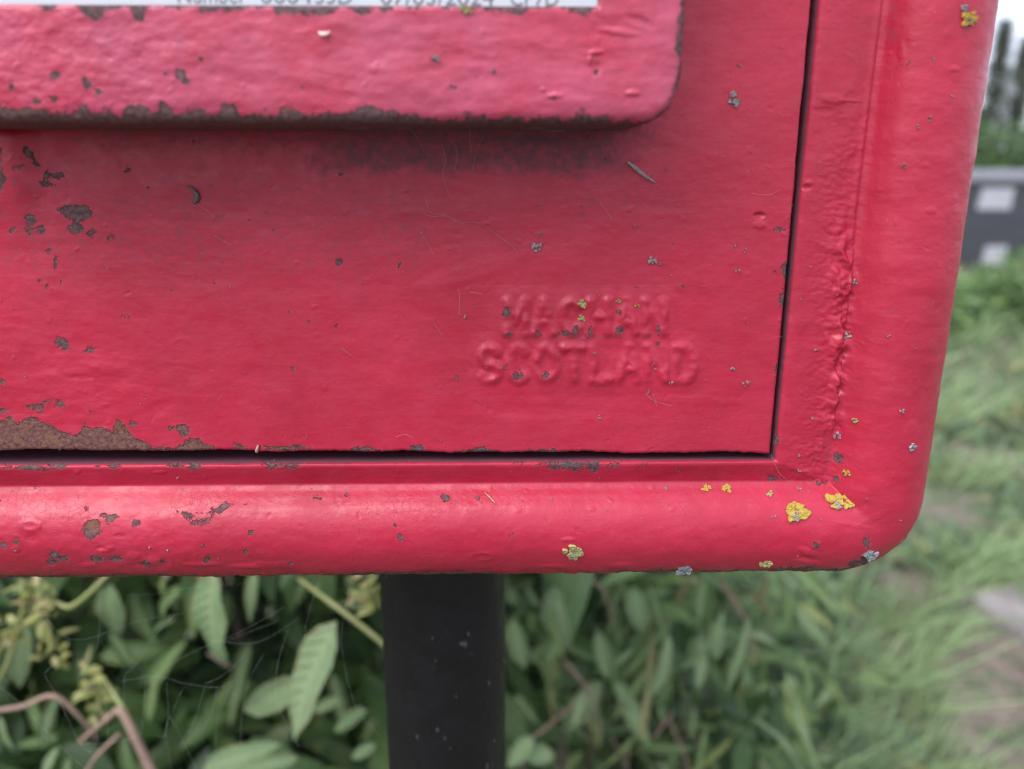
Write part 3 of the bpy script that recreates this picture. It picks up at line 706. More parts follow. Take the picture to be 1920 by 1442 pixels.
def lichen_geo(px, py, r, kind, seed):
    rg = random.Random(seed); V = []; Fq = []; 
    p, n = surf(px, py); n = Vector(n); p = Vector(p)
    a = n.cross(Vector((0, 0, 1))).normalized(); b = n.cross(a).normalized()
    def lobe(cx, cy, rr, h, k=11):
        base = len(V); off = rg.uniform(0, 6); el = rg.uniform(.8, 1.25)
        ring = []
        for i in range(k):
            t = 2 * math.pi * i / k; q = rr * (0.78 + 0.30 * math.sin(3 * t + off) * rg.uniform(.4, 1) + rg.uniform(-.10, .10))
            ring.append((cx + q * math.cos(t) * el, cy + q * math.sin(t) / el))
        c = p + a * cx + b * cy
        V.append(tuple(c + n * h * 0.75))
        for s_, hh in ((0.55, 0.7), (0.92, 1.0), (1.0, 0.35), (0.97, -0.15)):
            for (x, y) in ring:
                V.append(tuple(p + a * (cx + (x - cx) * s_) + b * (cy + (y - cy) * s_) + n * h * (hh + rg.uniform(-.22, .22))))
        for i in range(k):
            j = (i + 1) % k
            Fq.append((base, base + 1 + i, base + 1 + j))
            for L in range(3):
                q0, q1 = base + 1 + L * k, base + 1 + (L + 1) * k
                Fq.append((q0 + i, q1 + i, q1 + j)); Fq.append((q0 + i, q1 + j, q0 + j))
    rm = r * MMPX
    if kind == 'w':
        for k in range(max(2, int(r * 0.8))):
            t = rg.uniform(0, 6.28); q = rm * math.sqrt(rg.random()) * 0.8
            lobe(q * math.cos(t), q * math.sin(t), rm * rg.uniform(.22, .42), 0.0005 + rm * .12, 8)
    else:
        nl = max(3, int(3 + r * 0.45))
        for k in range(nl):
            t = 6.28 * k / nl + rg.uniform(-.5, .5); q = rm * rg.uniform(.38, .80)
            lobe(q * math.cos(t) * 1.15, q * math.sin(t) * .85, rm * rg.uniform(.20, .46), 0.00045 + rm * rg.uniform(.06, .15))
        if r > 7: lobe(0, 0, rm * .48, 0.0004 + rm * 0.05)
    return V, Fq

def lichen(px, py, r, kind, label, seed):
    V, Fq = lichen_geo(px, py, r, kind, seed); V = np.array(V); o = V.mean(0)
    me = np_mesh('lichen', V - o, np.array(Fq))
    ob = link('lichen', me, M['lich_' + kind], None, o)
    if r >= 15 and kind != 'w':
        V, Fq = lichen_geo(px - r * .15, py + r * .30, r * .42, 'w', seed + 50)
        link('pale_centre', np_mesh('pale_centre', np.array(V) + np.array([0, -0.0006, 0.0002]) - o, np.array(Fq)), M['lich_w'], ob)
    return tag(ob, label, 'lichen', 'lichen patches on the post box')

LICH = [
    (1575, 941, 24, 'y', 'largest yellow lichen patch, close to the rounded bottom corner of the red rim'),
    (1494, 960, 23, 'y', 'bright orange yellow lichen patch beside the larger one on the lower rim'),
    (1074, 1034, 20, 'g', 'frilly greenish yellow lichen alone low on the rim, near the post'),
    (1362, 915, 12, 'y', 'elongated small yellow lichen on top of the bottom rim below the door corner'),
    (1323, 916, 9, 'y', 'leftmost small yellow lichen in the row along the top of the bottom rim'),
    (1443, 926, 8, 'g', 'pale cream lichen spot between the small yellow ones and the orange patch'),
    (1588, 887, 9, 'y', 'small yellow lichen spot in the crease just above the largest yellow patch'),
    (1818, 36, 15, 'y', 'yellow lichen near the top of the right rim edge'),
    (1810, 12, 8, 'w', 'grey lichen stalk just above the yellow lichen at the top right rim'),
    (1092, 571, 10, 'g', 'green centred lichen on the upper word of the raised lettering'),
    (1090, 597, 8, 'g', 'dark speckled lichen under the green one on the raised lettering'),
    (1195, 573, 6, 'y', 'tiny yellow lichen over the last letters of the upper word'),
    (1160, 565, 5, 'g', 'tiny pale lichen near the end of the upper raised word'),
    (875, 20, 9, 'g', 'pale yellow lichen on the flaking paint under the date on the notice plate'),
    (1433, 1058, 13, 'g', 'grey green lichen low on the bottom rim, right of the frilly one'),
    (1280, 1066, 18, 'w', 'grey lichen hanging over the bottom edge of the rim right of the post'),
    (1632, 1040, 18, 'w', 'grey lichen along the underside of the rounded bottom corner'),
    (1375, 188, 13, 'w', 'grey tufted lichen on the door beside the raised plate surround'),
    (1007, 463, 10, 'w', 'blue grey lichen cluster in the middle of the door above the lettering'),
    (1222, 490, 9, 'w', 'grey lichen cluster on the door up and right of the lettering'),
    (817, 114, 8, 'w', 'white grey lichen on the raised surround below the notice plate'),
    (928, 131, 6, 'w', 'small grey lichen to the right of the white one on the raised surround'),
    (1398, 720, 7, 'w', 'pale grey lichen near the lower right corner of the door'),
    (1372, 690, 6, 'w', 'small paired grey lichen up and left of the one near the door corner'),
    (1601, 530, 7, 'w', 'upper grey lichen on the crusted seam of the right frame'),
    (1590, 628, 8, 'w', 'grey lichen midway down the crusted seam of the right frame'),
    (1569, 817, 8, 'w', 'lowest grey lichen on the crusted seam of the right frame'),
    (1605, 788, 7, 'g', 'oval cream lichen on the bead right of the crusted seam'),
    (1709, 838, 9, 'w', 'white lichen spot near the outer edge of the right rim above the corner'),
    (1690, 770, 6, 'w', 'small grey lichen above the white spot on the right rim'),
]
for i, (px, py, r, kd, lb) in enumerate(LICH): lichen(px, py, r, kd, lb, 100 + i)
# minute specks, too many and too small to tell apart
sv, sf = [], []
rsp = random.Random(3)
spk = [(1013, 440, 5), (1240, 495, 4), (1499, 918, 5), (1518, 921, 3), (1450, 968, 5), (1380, 460, 4), (1396, 470, 4), (1383, 507, 5), (1665, 630, 4), (1742, 224, 5), (1720, 237, 4), (1386, 122, 4), (1694, 312, 5), (1530, 655, 4), (1522, 785, 4), (1017, 386, 4), (1093, 403, 4), (1120, 355, 3), (755, 425, 4), (790, 437, 4), (1115, 662, 4), (1225, 682, 3), (1228, 690, 3), (1258, 718, 5), (1217, 735, 4), (1125, 781, 4), (868, 592, 5), (1786, 180, 3), (1752, 114, 4), (1703, 115, 4), (1498, 853, 4), (1498, 882, 4), (205, 500, 3), (430, 538, 3), (1500, 560, 3), (1035, 935, 4), (1098, 922, 3), (1245, 917, 5), (1250, 317, 4), (1190, 424, 4), (1090, 390, 3), (656, 629, 2), (368, 962, 3), (378, 964, 3), (280, 1026, 3), (315, 1029, 3), (30, 1032, 3), (970, 930, 3), (1540, 975, 3)]
spk += [(rsp.uniform(0, 1750), rsp.uniform(250, 1050), rsp.uniform(1.2, 2.2)) for _ in range(60)]
for i, (px, py, r) in enumerate(spk):
    V, Fq = lichen_geo(px, py, r, 'w', 500 + i); o = len(sv); sv += V; sf += [tuple(k + o for k in q) for q in Fq]
tag(link('lichen_specks', np_mesh('lichen_specks', np.array(sv), np.array(sf)), M['lich_w']), 'minute pale lichen specks scattered over the red paint', 'lichen', kind='stuff')

def curl(name, pts, radii, mat, label, cat, lift=0.0006, n=5, sides=6):
    P3 = []
    for (x, y) in pts:
        p, nn = surf(x, y); P3.append(p + nn * lift)
    path = smooth_path(P3, n); m = len(path)
    rad = np.interp(np.linspace(0, 1, m), np.linspace(0, 1, len(radii)), radii) * MMPX
    V, Fq = tube(path, rad, sides); V = np.array(V); o = V.mean(0)
    return tag(link(name, np_mesh(name, V - o, np.array(Fq)), mat, None, o), label, cat)

curl('twig', [(1175, 304), (1190, 316), (1207, 328), (1229, 344)], [1.6, 3.6, 3.4, 1.0], M['twig'], 'short grey twig stuck to the door below the raised surround corner', 'twig')
curl('insect_husk', [(349, 348), (361, 353), (369, 364), (370, 374), (366, 381)], [1.2, 2.5, 4.5, 4.6, 2.4], M['insect'], 'curled dark insect husk on the upper left of the door', 'insect')
curl('straw', [(486, 833), (483, 842), (480, 851), (477, 857)], [1.5, 3.2, 2.6, 1.2], M['straw'], 'pale bit of straw caught in the gap under the door', 'straw')
curl('paint_flake', [(598, 61), (604, 64), (611, 64), (620, 60)], [0.6, 3.0, 3.0, 0.6], M['flake'], 'thin pale crescent flake on the raised surround', 'flake')
curl('grass_seed', [(908, 926), (916, 932), (924, 939), (929, 945)], [0.7, 1.4, 1.4, 0.6], M['straw'], 'thin pale grass seed lying on the bottom rim', 'seed')
curl('stalk', [(120, 640), (121, 655)], [1, 1], M['insect'], 'tiny dark stalk on the lower left of the door', 'stalk') if False else None

# cobweb strands under the surround and across the door
rw = random.Random(21); items = []
def strand(pts, r=0.24):
    P3 = []
    for (x, y) in pts:
        p, nn = surf(x, y); P3.append(p + nn * rw.uniform(0.0006, 0.0016))
    path = smooth_path(P3, 5); items.append((path, [r * MMPX] * len(path)))
for pts in [[(795, 400), (810, 405), (840, 405), (862, 418), (885, 416), (905, 420), (925, 435), (950, 455), (972, 475)], [(800, 375), (808, 400), (835, 402)], [(745, 248), (765, 246), (782, 257), (793, 276)], [(990, 246), (1010, 237), (1040, 238), (1060, 240)],
            [(830, 270), (835, 300), (830, 330), (845, 372)], [(850, 262), (858, 290), (852, 320)], [(905, 255), (892, 290), (886, 318)], [(880, 250), (884, 290), (888, 322)], [(640, 230), (662, 245), (690, 250)], [(790, 437), (802, 455), (815, 478)], [(1210, 735), (1222, 748), (1240, 755), (1258, 758)],
            [(1222, 735), (1230, 760)], [(1452, 858), (1458, 880), (1470, 893), (1478, 900)], [(365, 378), (390, 395), (405, 408)], [(405, 440), (435, 458)], [(1125, 380), (1145, 410)], [(862, 590), (862, 560), (860, 540)], [(814, 605), (830, 628)], [(742, 818), (760, 812), (775, 818)], [(880, 545), (905, 550)],
            [(640, 650), (665, 668)], [(1460, 355), (1440, 365), (1408, 362)]]:
    strand(pts)
cm = tubes_mesh('cobweb', items, 4)
tag(link('cobweb', cm, M['dust_silk']), 'fine dusty cobweb strands clinging to the door under the raised surround', 'cobweb', kind='stuff')

# orb web slung between the rim and the shrub
items = []
def thread(pts, Y=0.045, r=0.10):
    P3 = [U(x, y, Y + 0.00004 * (y - 1100)) for x, y in pts]; path = smooth_path(P3, 4) if len(P3) > 2 else [Vector(q) for q in P3]
    items.append((path, [r * MMPX] * len(path)))
for pts in [[(40, 1085), (128, 1198), (250, 1167), (345, 1150)], [(84, 1262), (110, 1235), (128, 1215), (130, 1198)], [(185, 1072), (184, 1205), (150, 1265)], [(0, 1288), (45, 1326), (100, 1385), (170, 1452)], [(83, 1265), (115, 1322), (150, 1395), (172, 1412)], [(172, 1318), (178, 1350), (183, 1392)],
            [(194, 1268), (200, 1330), (203, 1395)], [(233, 1272), (233, 1322)], [(272, 1276), (270, 1330), (264, 1378)], [(312, 1280), (316, 1345), (310, 1380), (322, 1445)], [(345, 1288), (318, 1345)], [(383, 1290), (372, 1330), (354, 1376)], [(408, 1288), (398, 1330), (380, 1372)], [(436, 1282), (408, 1350), (404, 1412)],
            [(228, 1278), (290, 1268), (350, 1282), (410, 1289), (437, 1275)], [(280, 1275), (350, 1228), (440, 1190), (535, 1138)], [(425, 1202), (480, 1180), (520, 1165)], [(235, 1116), (290, 1114), (350, 1103), (460, 1094)], [(458, 1230), (420, 1265), (385, 1282)], [(390, 1200), (480, 1205), (560, 1160)],
            [(232, 1270), (260, 1238), (280, 1205), (330, 1150)], [(150, 1395), (215, 1392), (262, 1380)], [(293, 1380), (310, 1379), (318, 1345), (348, 1400), (372, 1450)], [(495, 1225), (470, 1270), (455, 1330), (450, 1400)], [(540, 1180), (520, 1250), (520, 1320), (560, 1400)], [(600, 1080), (570, 1200), (590, 1330)], [(660, 1078), (640, 1200), (665, 1320), (712, 1380)]]:
    thread(pts)
tag(link('spider_web', tubes_mesh('spider_web', items, 4), M['web']), 'fine spider web slung between the red rim and the shrub', 'spider web')

# ================================================================ ground
def ground_z(x, y): return 0.0
k = N('ground_soil_and_turf')
n1 = k.noise(1.6, 6, 0.6); n2 = k.noise(9, 5, 0.65); n3 = k.noise(60, 4, 0.6)
soil = k.mix(k.ramp(n3, 0.3, 0.7), (0.14, 0.105, 0.09), (0.30, 0.235, 0.20))
turf = k.mix(k.ramp(n3, 0.3, 0.7), (0.060, 0.090, 0.042), (0.12, 0.16, 0.08))
g = k.mix(k.ramp(k.math('ADD', k.math('MULTIPLY', n1, 0.5), k.math('MULTIPLY', n2, 0.5)), 0.44, 0.56), soil, turf)
p = k.bsdf(Base_Color=g, Roughness=0.95); k.l(k.bump(n3, 0.03), p.inputs['Normal']); M['ground'] = k.done(p)
gx = np.concatenate([-np.geomspace(900, 6, 14), np.linspace(-5, 12, 100), np.geomspace(13, 900, 14)])
gy = np.concatenate([-np.geomspace(900, 4, 14), np.linspace(-3, 16, 110), np.geomspace(17, 900, 14)])
GX, GY = np.meshgrid(gx, gy, indexing='ij')
GZ = 0.05 * fbm(GX / 1.3, GY / 1.3, 61, 3) * (np.hypot(GX, GY) < 20)
tag(link('ground', np_mesh('ground', np.stack([GX, GY, GZ - 0.01], -1).reshape(-1, 3), grid_faces(len(gx), len(gy))), M['ground']), kind='structure')
M['concrete'] = plain('pale_concrete', (0.25, 0.23, 0.225), (0.14, 0.125, 0.115), 7, 0.9, 0.004, 40)
pth = []
for i in range(40):
    t = 2 * math.pi * i / 40
    sq = lambda v: math.copysign(abs(v) ** .55, v)
    pth.append((2.22 + 0.76 * sq(math.cos(t)) * (1 + .05 * math.sin(5 * t + 1)), 1.72 + 0.26 * sq(math.sin(t)) * (1 + .10 * math.sin(3 * t)) + 0.06 * math.cos(t)))
pv = [(x, y, 0.030) for x, y in pth] + [(2.22 + (x - 2.22) * 1.01, 1.72 + (y - 1.72) * 1.02, -0.05) for x, y in pth]
pme = bpy.data.meshes.new('path'); pme.from_pydata(pv, [], [tuple(range(40))] + [(i, i + 40, (i + 1) % 40 + 40, (i + 1) % 40) for i in range(40)]); pme.update()
tag(link('path', pme, M['concrete']), kind='structure')

# ================================================================ leaves and plants
def leaf_mesh(name, L=1.0, W=0.3, fold=0.25, droop=0.25, twist=0.0, nl=9, wav=0.0, seed=0):
    """lance-shaped leaf along +X, face up +Z"""
    rg = random.Random(seed); V = []; vein = []; ua = []; va = []
    for i in range(nl + 1):
        t = i / nl; wdt = W * 0.5 * (1.92 * t ** 0.62 * (1 - t) ** 0.95 + 0.03) * (1 if t < 1 else 0.1)
        x = L * (t - droop * 0.35 * t * t); z = -droop * L * t * t * 0.8
        for s in (-1, -0.55, 0, 0.55, 1):
            y = s * wdt; zz = z + abs(s) * wdt * fold + wav * W * math.sin(t * 14 + s * 2 + seed) * abs(s)
            c, sn = math.cos(twist * t), math.sin(twist * t)
            V.append((x, y * c - (zz - z) * sn, z + y * sn + (zz - z) * c)); vein.append(1.0 if s == 0 else 0.0); ua.append(t); va.append(abs(s))
    return np_mesh(name, np.array(V), grid_faces(nl + 1, 5), dict(vein=np.array(vein), tint=np.full(len(V), 0.5), along=np.array(ua), across=np.array(va)))

LEAFV = [leaf_mesh('leaf_shape', 1, w_, f_, d_, tw, 9, wv, i) for i, (w_, f_, d_, tw, wv) in enumerate([(.33, .22, .25, .1, .04), (.38, .3, .45, -.2, .05), (.28, .15, .15, .3, .03), (.42, .2, .35, -.1, .06), (.30, .35, .6, .2, .04)])]
GREEN = [(0.0, (0.050, 0.105, 0.040)), (0.35, (0.098, 0.190, 0.062)), (0.65, (0.160, 0.285, 0.092)), (0.85, (0.225, 0.350, 0.112)), (1.0, (0.31, 0.35, 0.11))]
M['leaf'] = leaf_mat('leaf_green', GREEN)
M['foliage'] = leaf_mat('foliage_shade_green', [(a, tuple(x * .62 for x in c)) for a, c in GREEN], True)  # leaf greens darkened to paint shade inside the plants
M['crown'] = leaf_mat('crown_green', [(a, tuple(x * 1.0 + .01 for x in c)) for a, c in GREEN], True)
M['needles'] = leaf_mat('hazed_needles', [(0, (0.12, 0.145, 0.115)), (0.5, (0.18, 0.21, 0.165)), (1, (0.23, 0.26, 0.21))], True)  # conifer green paled, glare haze painted into the needles
M['leaf_hero'] = leaf_mat('leaf_lit', [(0, (0.215, 0.335, 0.165)), (0.5, (0.265, 0.395, 0.205)), (1, (0.31, 0.43, 0.24))])  # paler copy of the leaf green, painting light onto the front leaves
M['stem_y'] = plain('green_stem', (0.19, 0.23, 0.075), (0.24, 0.235, 0.10), 60, 0.5)
M['stem_b'] = plain('dead_brown_stem', (0.30, 0.20, 0.15), (0.20, 0.135, 0.11), 50, 0.8, 0.0006, 300)
M['stem_d'] = plain('dark_woody_stem', (0.07, 0.055, 0.045), (0.11, 0.085, 0.065), 50, 0.8)

def orient(base, tip, up=Vector((0, 0, 1)), roll=0.0):
    x = (Vector(tip) - Vector(base)); L = x.length; x.normalize()
    y = Vector(up).cross(x)
    if y.length < 1e-3: y = Vector((1, 0, 0)).cross(x)
    y.normalize(); z = x.cross(y)
    m = Matrix((x, y, z)).transposed() @ Matrix.Rotation(roll, 3, 'X')
    return m, L

def add_leaf(parent, base, tip, mesh, mat, width=1.0, roll=0.0, up=(0, 0, 1), name='leaf'):
    m, L = orient(base, tip, up, roll)
    o = bpy.data.objects.new(name, mesh); COL.objects.link(o); o.parent = parent
    m4 = m.to_4x4(); sc = Matrix.Diagonal((L, L * width, L, 1))
    o.matrix_local = Matrix.Translation(Vector(base) - parent.location) @ m4 @ sc
    o.material_slots[0].link = 'OBJECT'; o.material_slots[0].material = mat
    return o
for me in LEAFV: me.materials.append(M['leaf'])

def joined_leaves(name, items, mat, parent=None, kind='stuff', nl=4, prof=None):
    """many small leaves as one mesh; items: (base, tip, width, tint, up)"""
    tt = np.linspace(0, 1, nl + 1); V = []; T = []
    n = len(items)
    B = np.array([i[0] for i in items]); E = np.array([i[1] for i in items]); Wd = np.array([i[2] for i in items]); Ti = np.array([i[3] for i in items])
    Up = np.array([i[4] for i in items])
    Xd = E - B; L = np.linalg.norm(Xd, axis=1, keepdims=True); Xd /= L
    Yd = np.cross(Up, Xd); Yd /= np.maximum(np.linalg.norm(Yd, axis=1, keepdims=True), 1e-6); Zd = np.cross(Xd, Yd)
    rows = []
    for t in tt:
        wv = (math.sin(math.pi * min(1, max(t, .02) ** 0.75)) ** .9 + 0.02) if prof is None else prof(t)
        c = B + Xd * L * t - Zd * L * (0.22 * t * t)
        for s in (-1, 0, 1):
            rows.append(c + Yd * (Wd[:, None] * 0.5 * wv * s) + Zd * (Wd[:, None] * 0.12 * abs(s) * wv))
    P = np.stack(rows, 1).reshape(n, nl + 1, 3, 3)
    V = P.reshape(-1, 3)
    f = grid_faces(nl + 1, 3); F = (f[None] + (np.arange(n) * (nl + 1) * 3)[:, None, None]).reshape(-1, 4)
    o0 = np.zeros(3) if parent is None else np.array(parent.location)
    vein = np.zeros((n, nl + 1, 3))
    me = np_mesh(name, V - o0, F, dict(tint=np.repeat(Ti, (nl + 1) * 3), vein=vein))
    ob = link(name, me, mat, parent); ob['kind'] = kind
    return ob

def rv(rg, s=1.0): return Vector((rg.uniform(-s, s), rg.uniform(-s, s), rg.uniform(-s, s)))

# ---- the shrub left of and behind the post -------------------------
sh = empty('leafy_shrub', (-0.25, 0.45, 0), 'dark leafy shrub with hanging lance shaped leaves left of the black post', 'shrub')
def PU(px, py, Y): return Vector(U(px, py, Y + 0.06))
# (base chart, tip chart, depth base, depth tip, width factor, roll, mesh, hero)
hero = [((632, 1165), (492, 1418), .235, .215, 1.15, 0.5, 0, 1), ((560, 1268), (415, 1382), .25, .235, 1.0, -.4, 1, 1), ((402, 1060), (362, 1290), .245, .225, 1.0, .5, 3, 1),
        ((205, 1095), (203, 1222), .26, .25, 1.2, .2, 3, 1), ((40, 1165), (28, 1318), .25, .235, 1.0, -.3, 0, 1), ((478, 1070), (458, 1178), .28, .27, 1.2, .4, 2, 1),
        ((345, 1100), (250, 1170), .33, .33, .9, .3, 1, 0), ((330, 1160), (255, 1185), .33, .33, .9, .3, 1, 0), ((575, 1080), (540, 1150), .30, .30, 1.1, 0, 0, 0),
        ((110, 1400), (60, 1470), .24, .22, 1.5, .2, 3, 1), ((130, 1420), (110, 1500), .24, .22, 1.5, .5, 1, 1), ((380, 1440), (520, 1400), .27, .26, 1.6, .2, 3, 1), ((560, 1420), (430, 1450), .26, .24, 1.4, -.2, 0, 1),
        ((0, 1340), (14, 1430), .23, .22, 1.1, .5, 0, 1), ((690, 1330), (600, 1375), .29, .29, 1.4, .2, 3, 1), ((640, 1310), (560, 1340), .30, .30, 1.4, 0, 1, 1), ((705, 1395), (640, 1430), .28, .28, 1.4, 0, 3, 1),
        ((700, 1150), (625, 1120), .31, .31, 1.2, .2, 0, 0), ((650, 1080), (690, 1170), .33, .32, 1.2, 0, 0, 0), ((250, 1250), (200, 1180), .36, .36, 1.6, .1, 3, 0), ((280, 1290), (330, 1200), .38, .38, 1.5, 0, 1, 0),
        ((60, 1090), (0, 1115), .27, .27, 1.2, .3, 3, 1), ((30, 1085), (95, 1120), .28, .28, 1.0, .3, 0, 1), ((310, 1080), (290, 1130), .30, .30, 1.2, .3, 3, 0), ((600, 1090), (585, 1125), .3, .3, 1.1, 0, 2, 1), ((700, 1075), (672, 1120), .30, .30, 1.1, 0, 2, 1)]
for _i, (b, t, yb, yt_, wf, rl, mi, h) in enumerate(hero):
    add_leaf(sh, PU(*b, yb + .04), PU(*t, yt_ + .04), LEAFV[mi], M['leaf_hero'] if h else M['leaf'], min(wf, 1.3) * 1.22 if _i < 6 else min(wf, 1.05) * .92, rl, up=(0.1, -0.7, 0.7))
rg = random.Random(42)
# leaves of the front face, one object each
cnt = 0
for i in range(75):
    px, py = rg.uniform(-160, 740), rg.uniform(1040, 1520); y = 0.42 + 0.36 * rg.random() ** 0.8
    b = PU(px, py, y); ln = rg.uniform(.05, .105)
    d = Vector((rg.uniform(-1, 1), rg.uniform(-1.0, .25), rg.uniform(-1.4, .25))).normalized()
    add_leaf(sh, b, b + d * ln, LEAFV[rg.randrange(5)], M['leaf'], rg.uniform(.9, 1.4), rg.uniform(-.7, .7), up=(rg.uniform(-.4, .4), -0.5, 0.8))
# interior plus an unseen canopy added to block the sky: an uncountable mass
its = []
for i in range(5200):
    x = rg.uniform(-1.0, 0.10); y = rg.uniform(0.46, 1.15); top = 1.30 - 0.10 * rg.random() - 0.25 * max(0, y - .9)
    lo = 0.90 if y < 0.62 else 0.05
    z = rg.uniform(lo, top)
    if y > .62 and z < .8: y = rg.uniform(.62, 1.15)
    b = np.array([x, y, z]); d = np.array([rg.uniform(-1, 1), rg.uniform(-1, 1), rg.uniform(-1.2, .4)]); d /= np.linalg.norm(d)
    its.append((b, b + d * rg.uniform(.06, .12), rg.uniform(.022, .042), rg.random() * .75, (rg.uniform(-.4, .4), -.3, .8)))
for i in range(1500):
    x = rg.uniform(-1.0, 0.05); y = rg.uniform(0.35, 0.9); z = rg.uniform(0.05, 0.62 - 0.2 * (y < .5))
    b = np.array([x, y, z]); d = np.array([rg.uniform(-1, 1), rg.uniform(-1, .4), rg.uniform(-.8, .6)]); d /= np.linalg.norm(d)
    its.append((b, b + d * rg.uniform(.06, .12), rg.uniform(.025, .045), rg.random() * .6, (rg.uniform(-.4, .4), -.3, .8)))
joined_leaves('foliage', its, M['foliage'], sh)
def stem(parent, pts, rad, mat, name='stem', n=6):
    path = smooth_path(pts, n); m = len(path); r = np.interp(np.linspace(0, 1, m), np.linspace(0, 1, len(rad)), rad)
    V, Fq = tube(path, r * (.72 if mat is M['stem_y'] or mat is M['stem_b'] else 1), 7); o = np.array(parent.location)
    return link(name, np_mesh(name, np.array(V) - o, np.array(Fq)), mat, parent)
stem(sh, [PU(560, 1085, .30), PU(600, 1115, .27), PU(660, 1160, .25), PU(720, 1210, .24), PU(770, 1270, .24)], [.0022, .003, .0032, .003], M['stem_y'])
stem(sh, [PU(205, 1075, .25), PU(170, 1110, .25), PU(130, 1138, .255), PU(85, 1130, .26), PU(20, 1180, .27), PU(-30, 1290, .28)], [.003, .0032, .0028, .0022], M['stem_y'])
stem(sh, [PU(45, 1085, .26), PU(42, 1150, .26), PU(20, 1230, .27), PU(-15, 1300, .28)], [.003, .003, .0025], M['stem_y'])
stem(sh, [PU(-30, 1335, .23), PU(40, 1325, .235), PU(100, 1305, .24), PU(150, 1345, .245), PU(180, 1385, .25)], [.003, .003, .0028, .002], M['stem_b'])
stem(sh, [PU(150, 1390, .25), PU(205, 1345, .235), PU(228, 1335, .23), PU(262, 1400, .225), PU(300, 1480, .22)], [.0025, .0035, .005, .0052, .0055], M['stem_b'])
stem(sh, [PU(225, 1375, .24), PU(180, 1420, .24), PU(150, 1470, .24)], [.0022, .0024, .0026], M['stem_b'])
stem(sh, [PU(235, 1335, .24), PU(195, 1275, .26), PU(165, 1260, .27)], [.0028, .0022, .0012], M['stem_y'])
stem(sh, [PU(415, 1235, .34), PU(430, 1250, .34), PU(390, 1225, .35)], [.002, .0022, .002], M['stem_d'])
for i in range(7):
    x, y = rg.uniform(-.7, .0), rg.uniform(.75, .95)
    stem(sh, [(x * .6 - .1, y * .7 + .15, -0.02), (x * .8, y * .9, .5), (x, y, .9), (x + rg.uniform(-.1, .1), y - .08, 1.2)], [.008, .006, .004, .002], M['stem_d'], n=4)
# pale flower-bud clusters
bi = []
for cx_, cy_ in ((60, 1105), (80, 1150), (95, 1215), (170, 1270), (190, 1320), (20, 1180), (700, 1110), (685, 1090)):
    for _ in range(14):
        b = np.array(PU(cx_ + rg.uniform(-22, 22), cy_ + rg.uniform(-28, 28), .262 + rg.uniform(-.01, .01))); d = np.array([rg.uniform(-1, 1), rg.uniform(-1, .5), rg.uniform(-1, 1)]); d /= np.linalg.norm(d)
        bi.append((b, b + d * rg.uniform(.008, .02), rg.uniform(.004, .008), rg.random(), (0, -.5, .8)))
M['bud'] = leaf_mat('pale_bud', [(0, (0.25, 0.27, 0.09)), (0.6, (0.36, 0.37, 0.13)), (1, (0.36, 0.29, 0.16))], True)
joined_leaves('buds', bi, M['bud'], sh)

# ---- the lower weeds right of the post ------------------------------
wd = empty('weedy_bush', (0.18, 0.62, 0), 'sprawling green weeds with brown dead stalks right of the black post', 'bush')
hero2 = [((1040, 1095), (1060, 1250), .50, .47, 1.5, .4, 3, 1), ((1070, 1165), (1020, 1262), .5, .48, 1.2, -.3, 0, 1), ((1185, 1100), (1215, 1215), .52, .5, 1.5, .3, 3, 1), ((1215, 1095), (1262, 1220), .52, .5, .9, -.3, 2, 1),
         ((1150, 1150), (1168, 1235), .54, .52, 1.5, .3, 3, 1), ((1320, 1085), (1300, 1210), .55, .52, 1.7, .5, 3, 0), ((1345, 1165), (1340, 1262), .52, .5, 1.3, .4, 1, 1), ((1120, 1180), (1140, 1290), .52, .49, 1.1, .3, 0, 1),
         ((1160, 1285), (1228, 1420), .5, .46, 1.1, .3, 0, 1), ((1150, 1280), (1210, 1340), .5, .48, 1.6, -.2, 3, 1), ((1260, 1275), (1220, 1345), .54, .53, 2.0, .2, 3, 0), ((965, 1300), (1015, 1370), .46, .44, 1.3, .3, 0, 1),
         ((1040, 1420), (955, 1400), .42, .41, 1.8, .2, 3, 1), ((1000, 1380), (940, 1450), .42, .40, 1.6, .2, 3, 1), ((1095, 1300), (1068, 1375), .46, .44, 1.0, .3, 0, 1), ((960, 1160), (985, 1280), .48, .47, 1.2, .3, 0, 1), ((955, 1100), (965, 1150), .47, .47, 1.5, .3, 3, 1),
         ((1390, 1240), (1430, 1320), .62, .6, 1.4, .3, 3, 0), ((1480, 1300), (1520, 1400), .68, .64, 1.6, .2, 3, 0), ((1190, 1215), (1140, 1255), .5, .5, 1.0, .3, 2, 1)]
for b, t, yb, yt_, wf, rl, mi, h in hero2:
    add_leaf(wd, PU(*b, yb), PU(*t, yt_), LEAFV[mi], M['leaf_hero'] if h and rg.random() < .8 else M['leaf'], min(wf, 1.3), rl, up=(0.1, -0.7, 0.65))
for i in range(140):
    px = 940 + 560 * rg.random() ** 1.1; py = rg.uniform(1050, 1520); y = rg.uniform(.50, .85)
    b = PU(px, py, y)
    if b.z < 0.05: continue
    d = Vector((rg.uniform(-1, 1), rg.uniform(-1.0, .3), rg.uniform(-1.2, .4))).normalized()
    add_leaf(wd, b, b + d * rg.uniform(.05, .11), LEAFV[rg.randrange(5)], M['leaf_hero'] if rg.random() < .18 else M['leaf'], rg.uniform(.6, 1.1), rg.uniform(-.7, .7), up=(rg.uniform(-.4, .4), -0.4, 0.9))
its = []
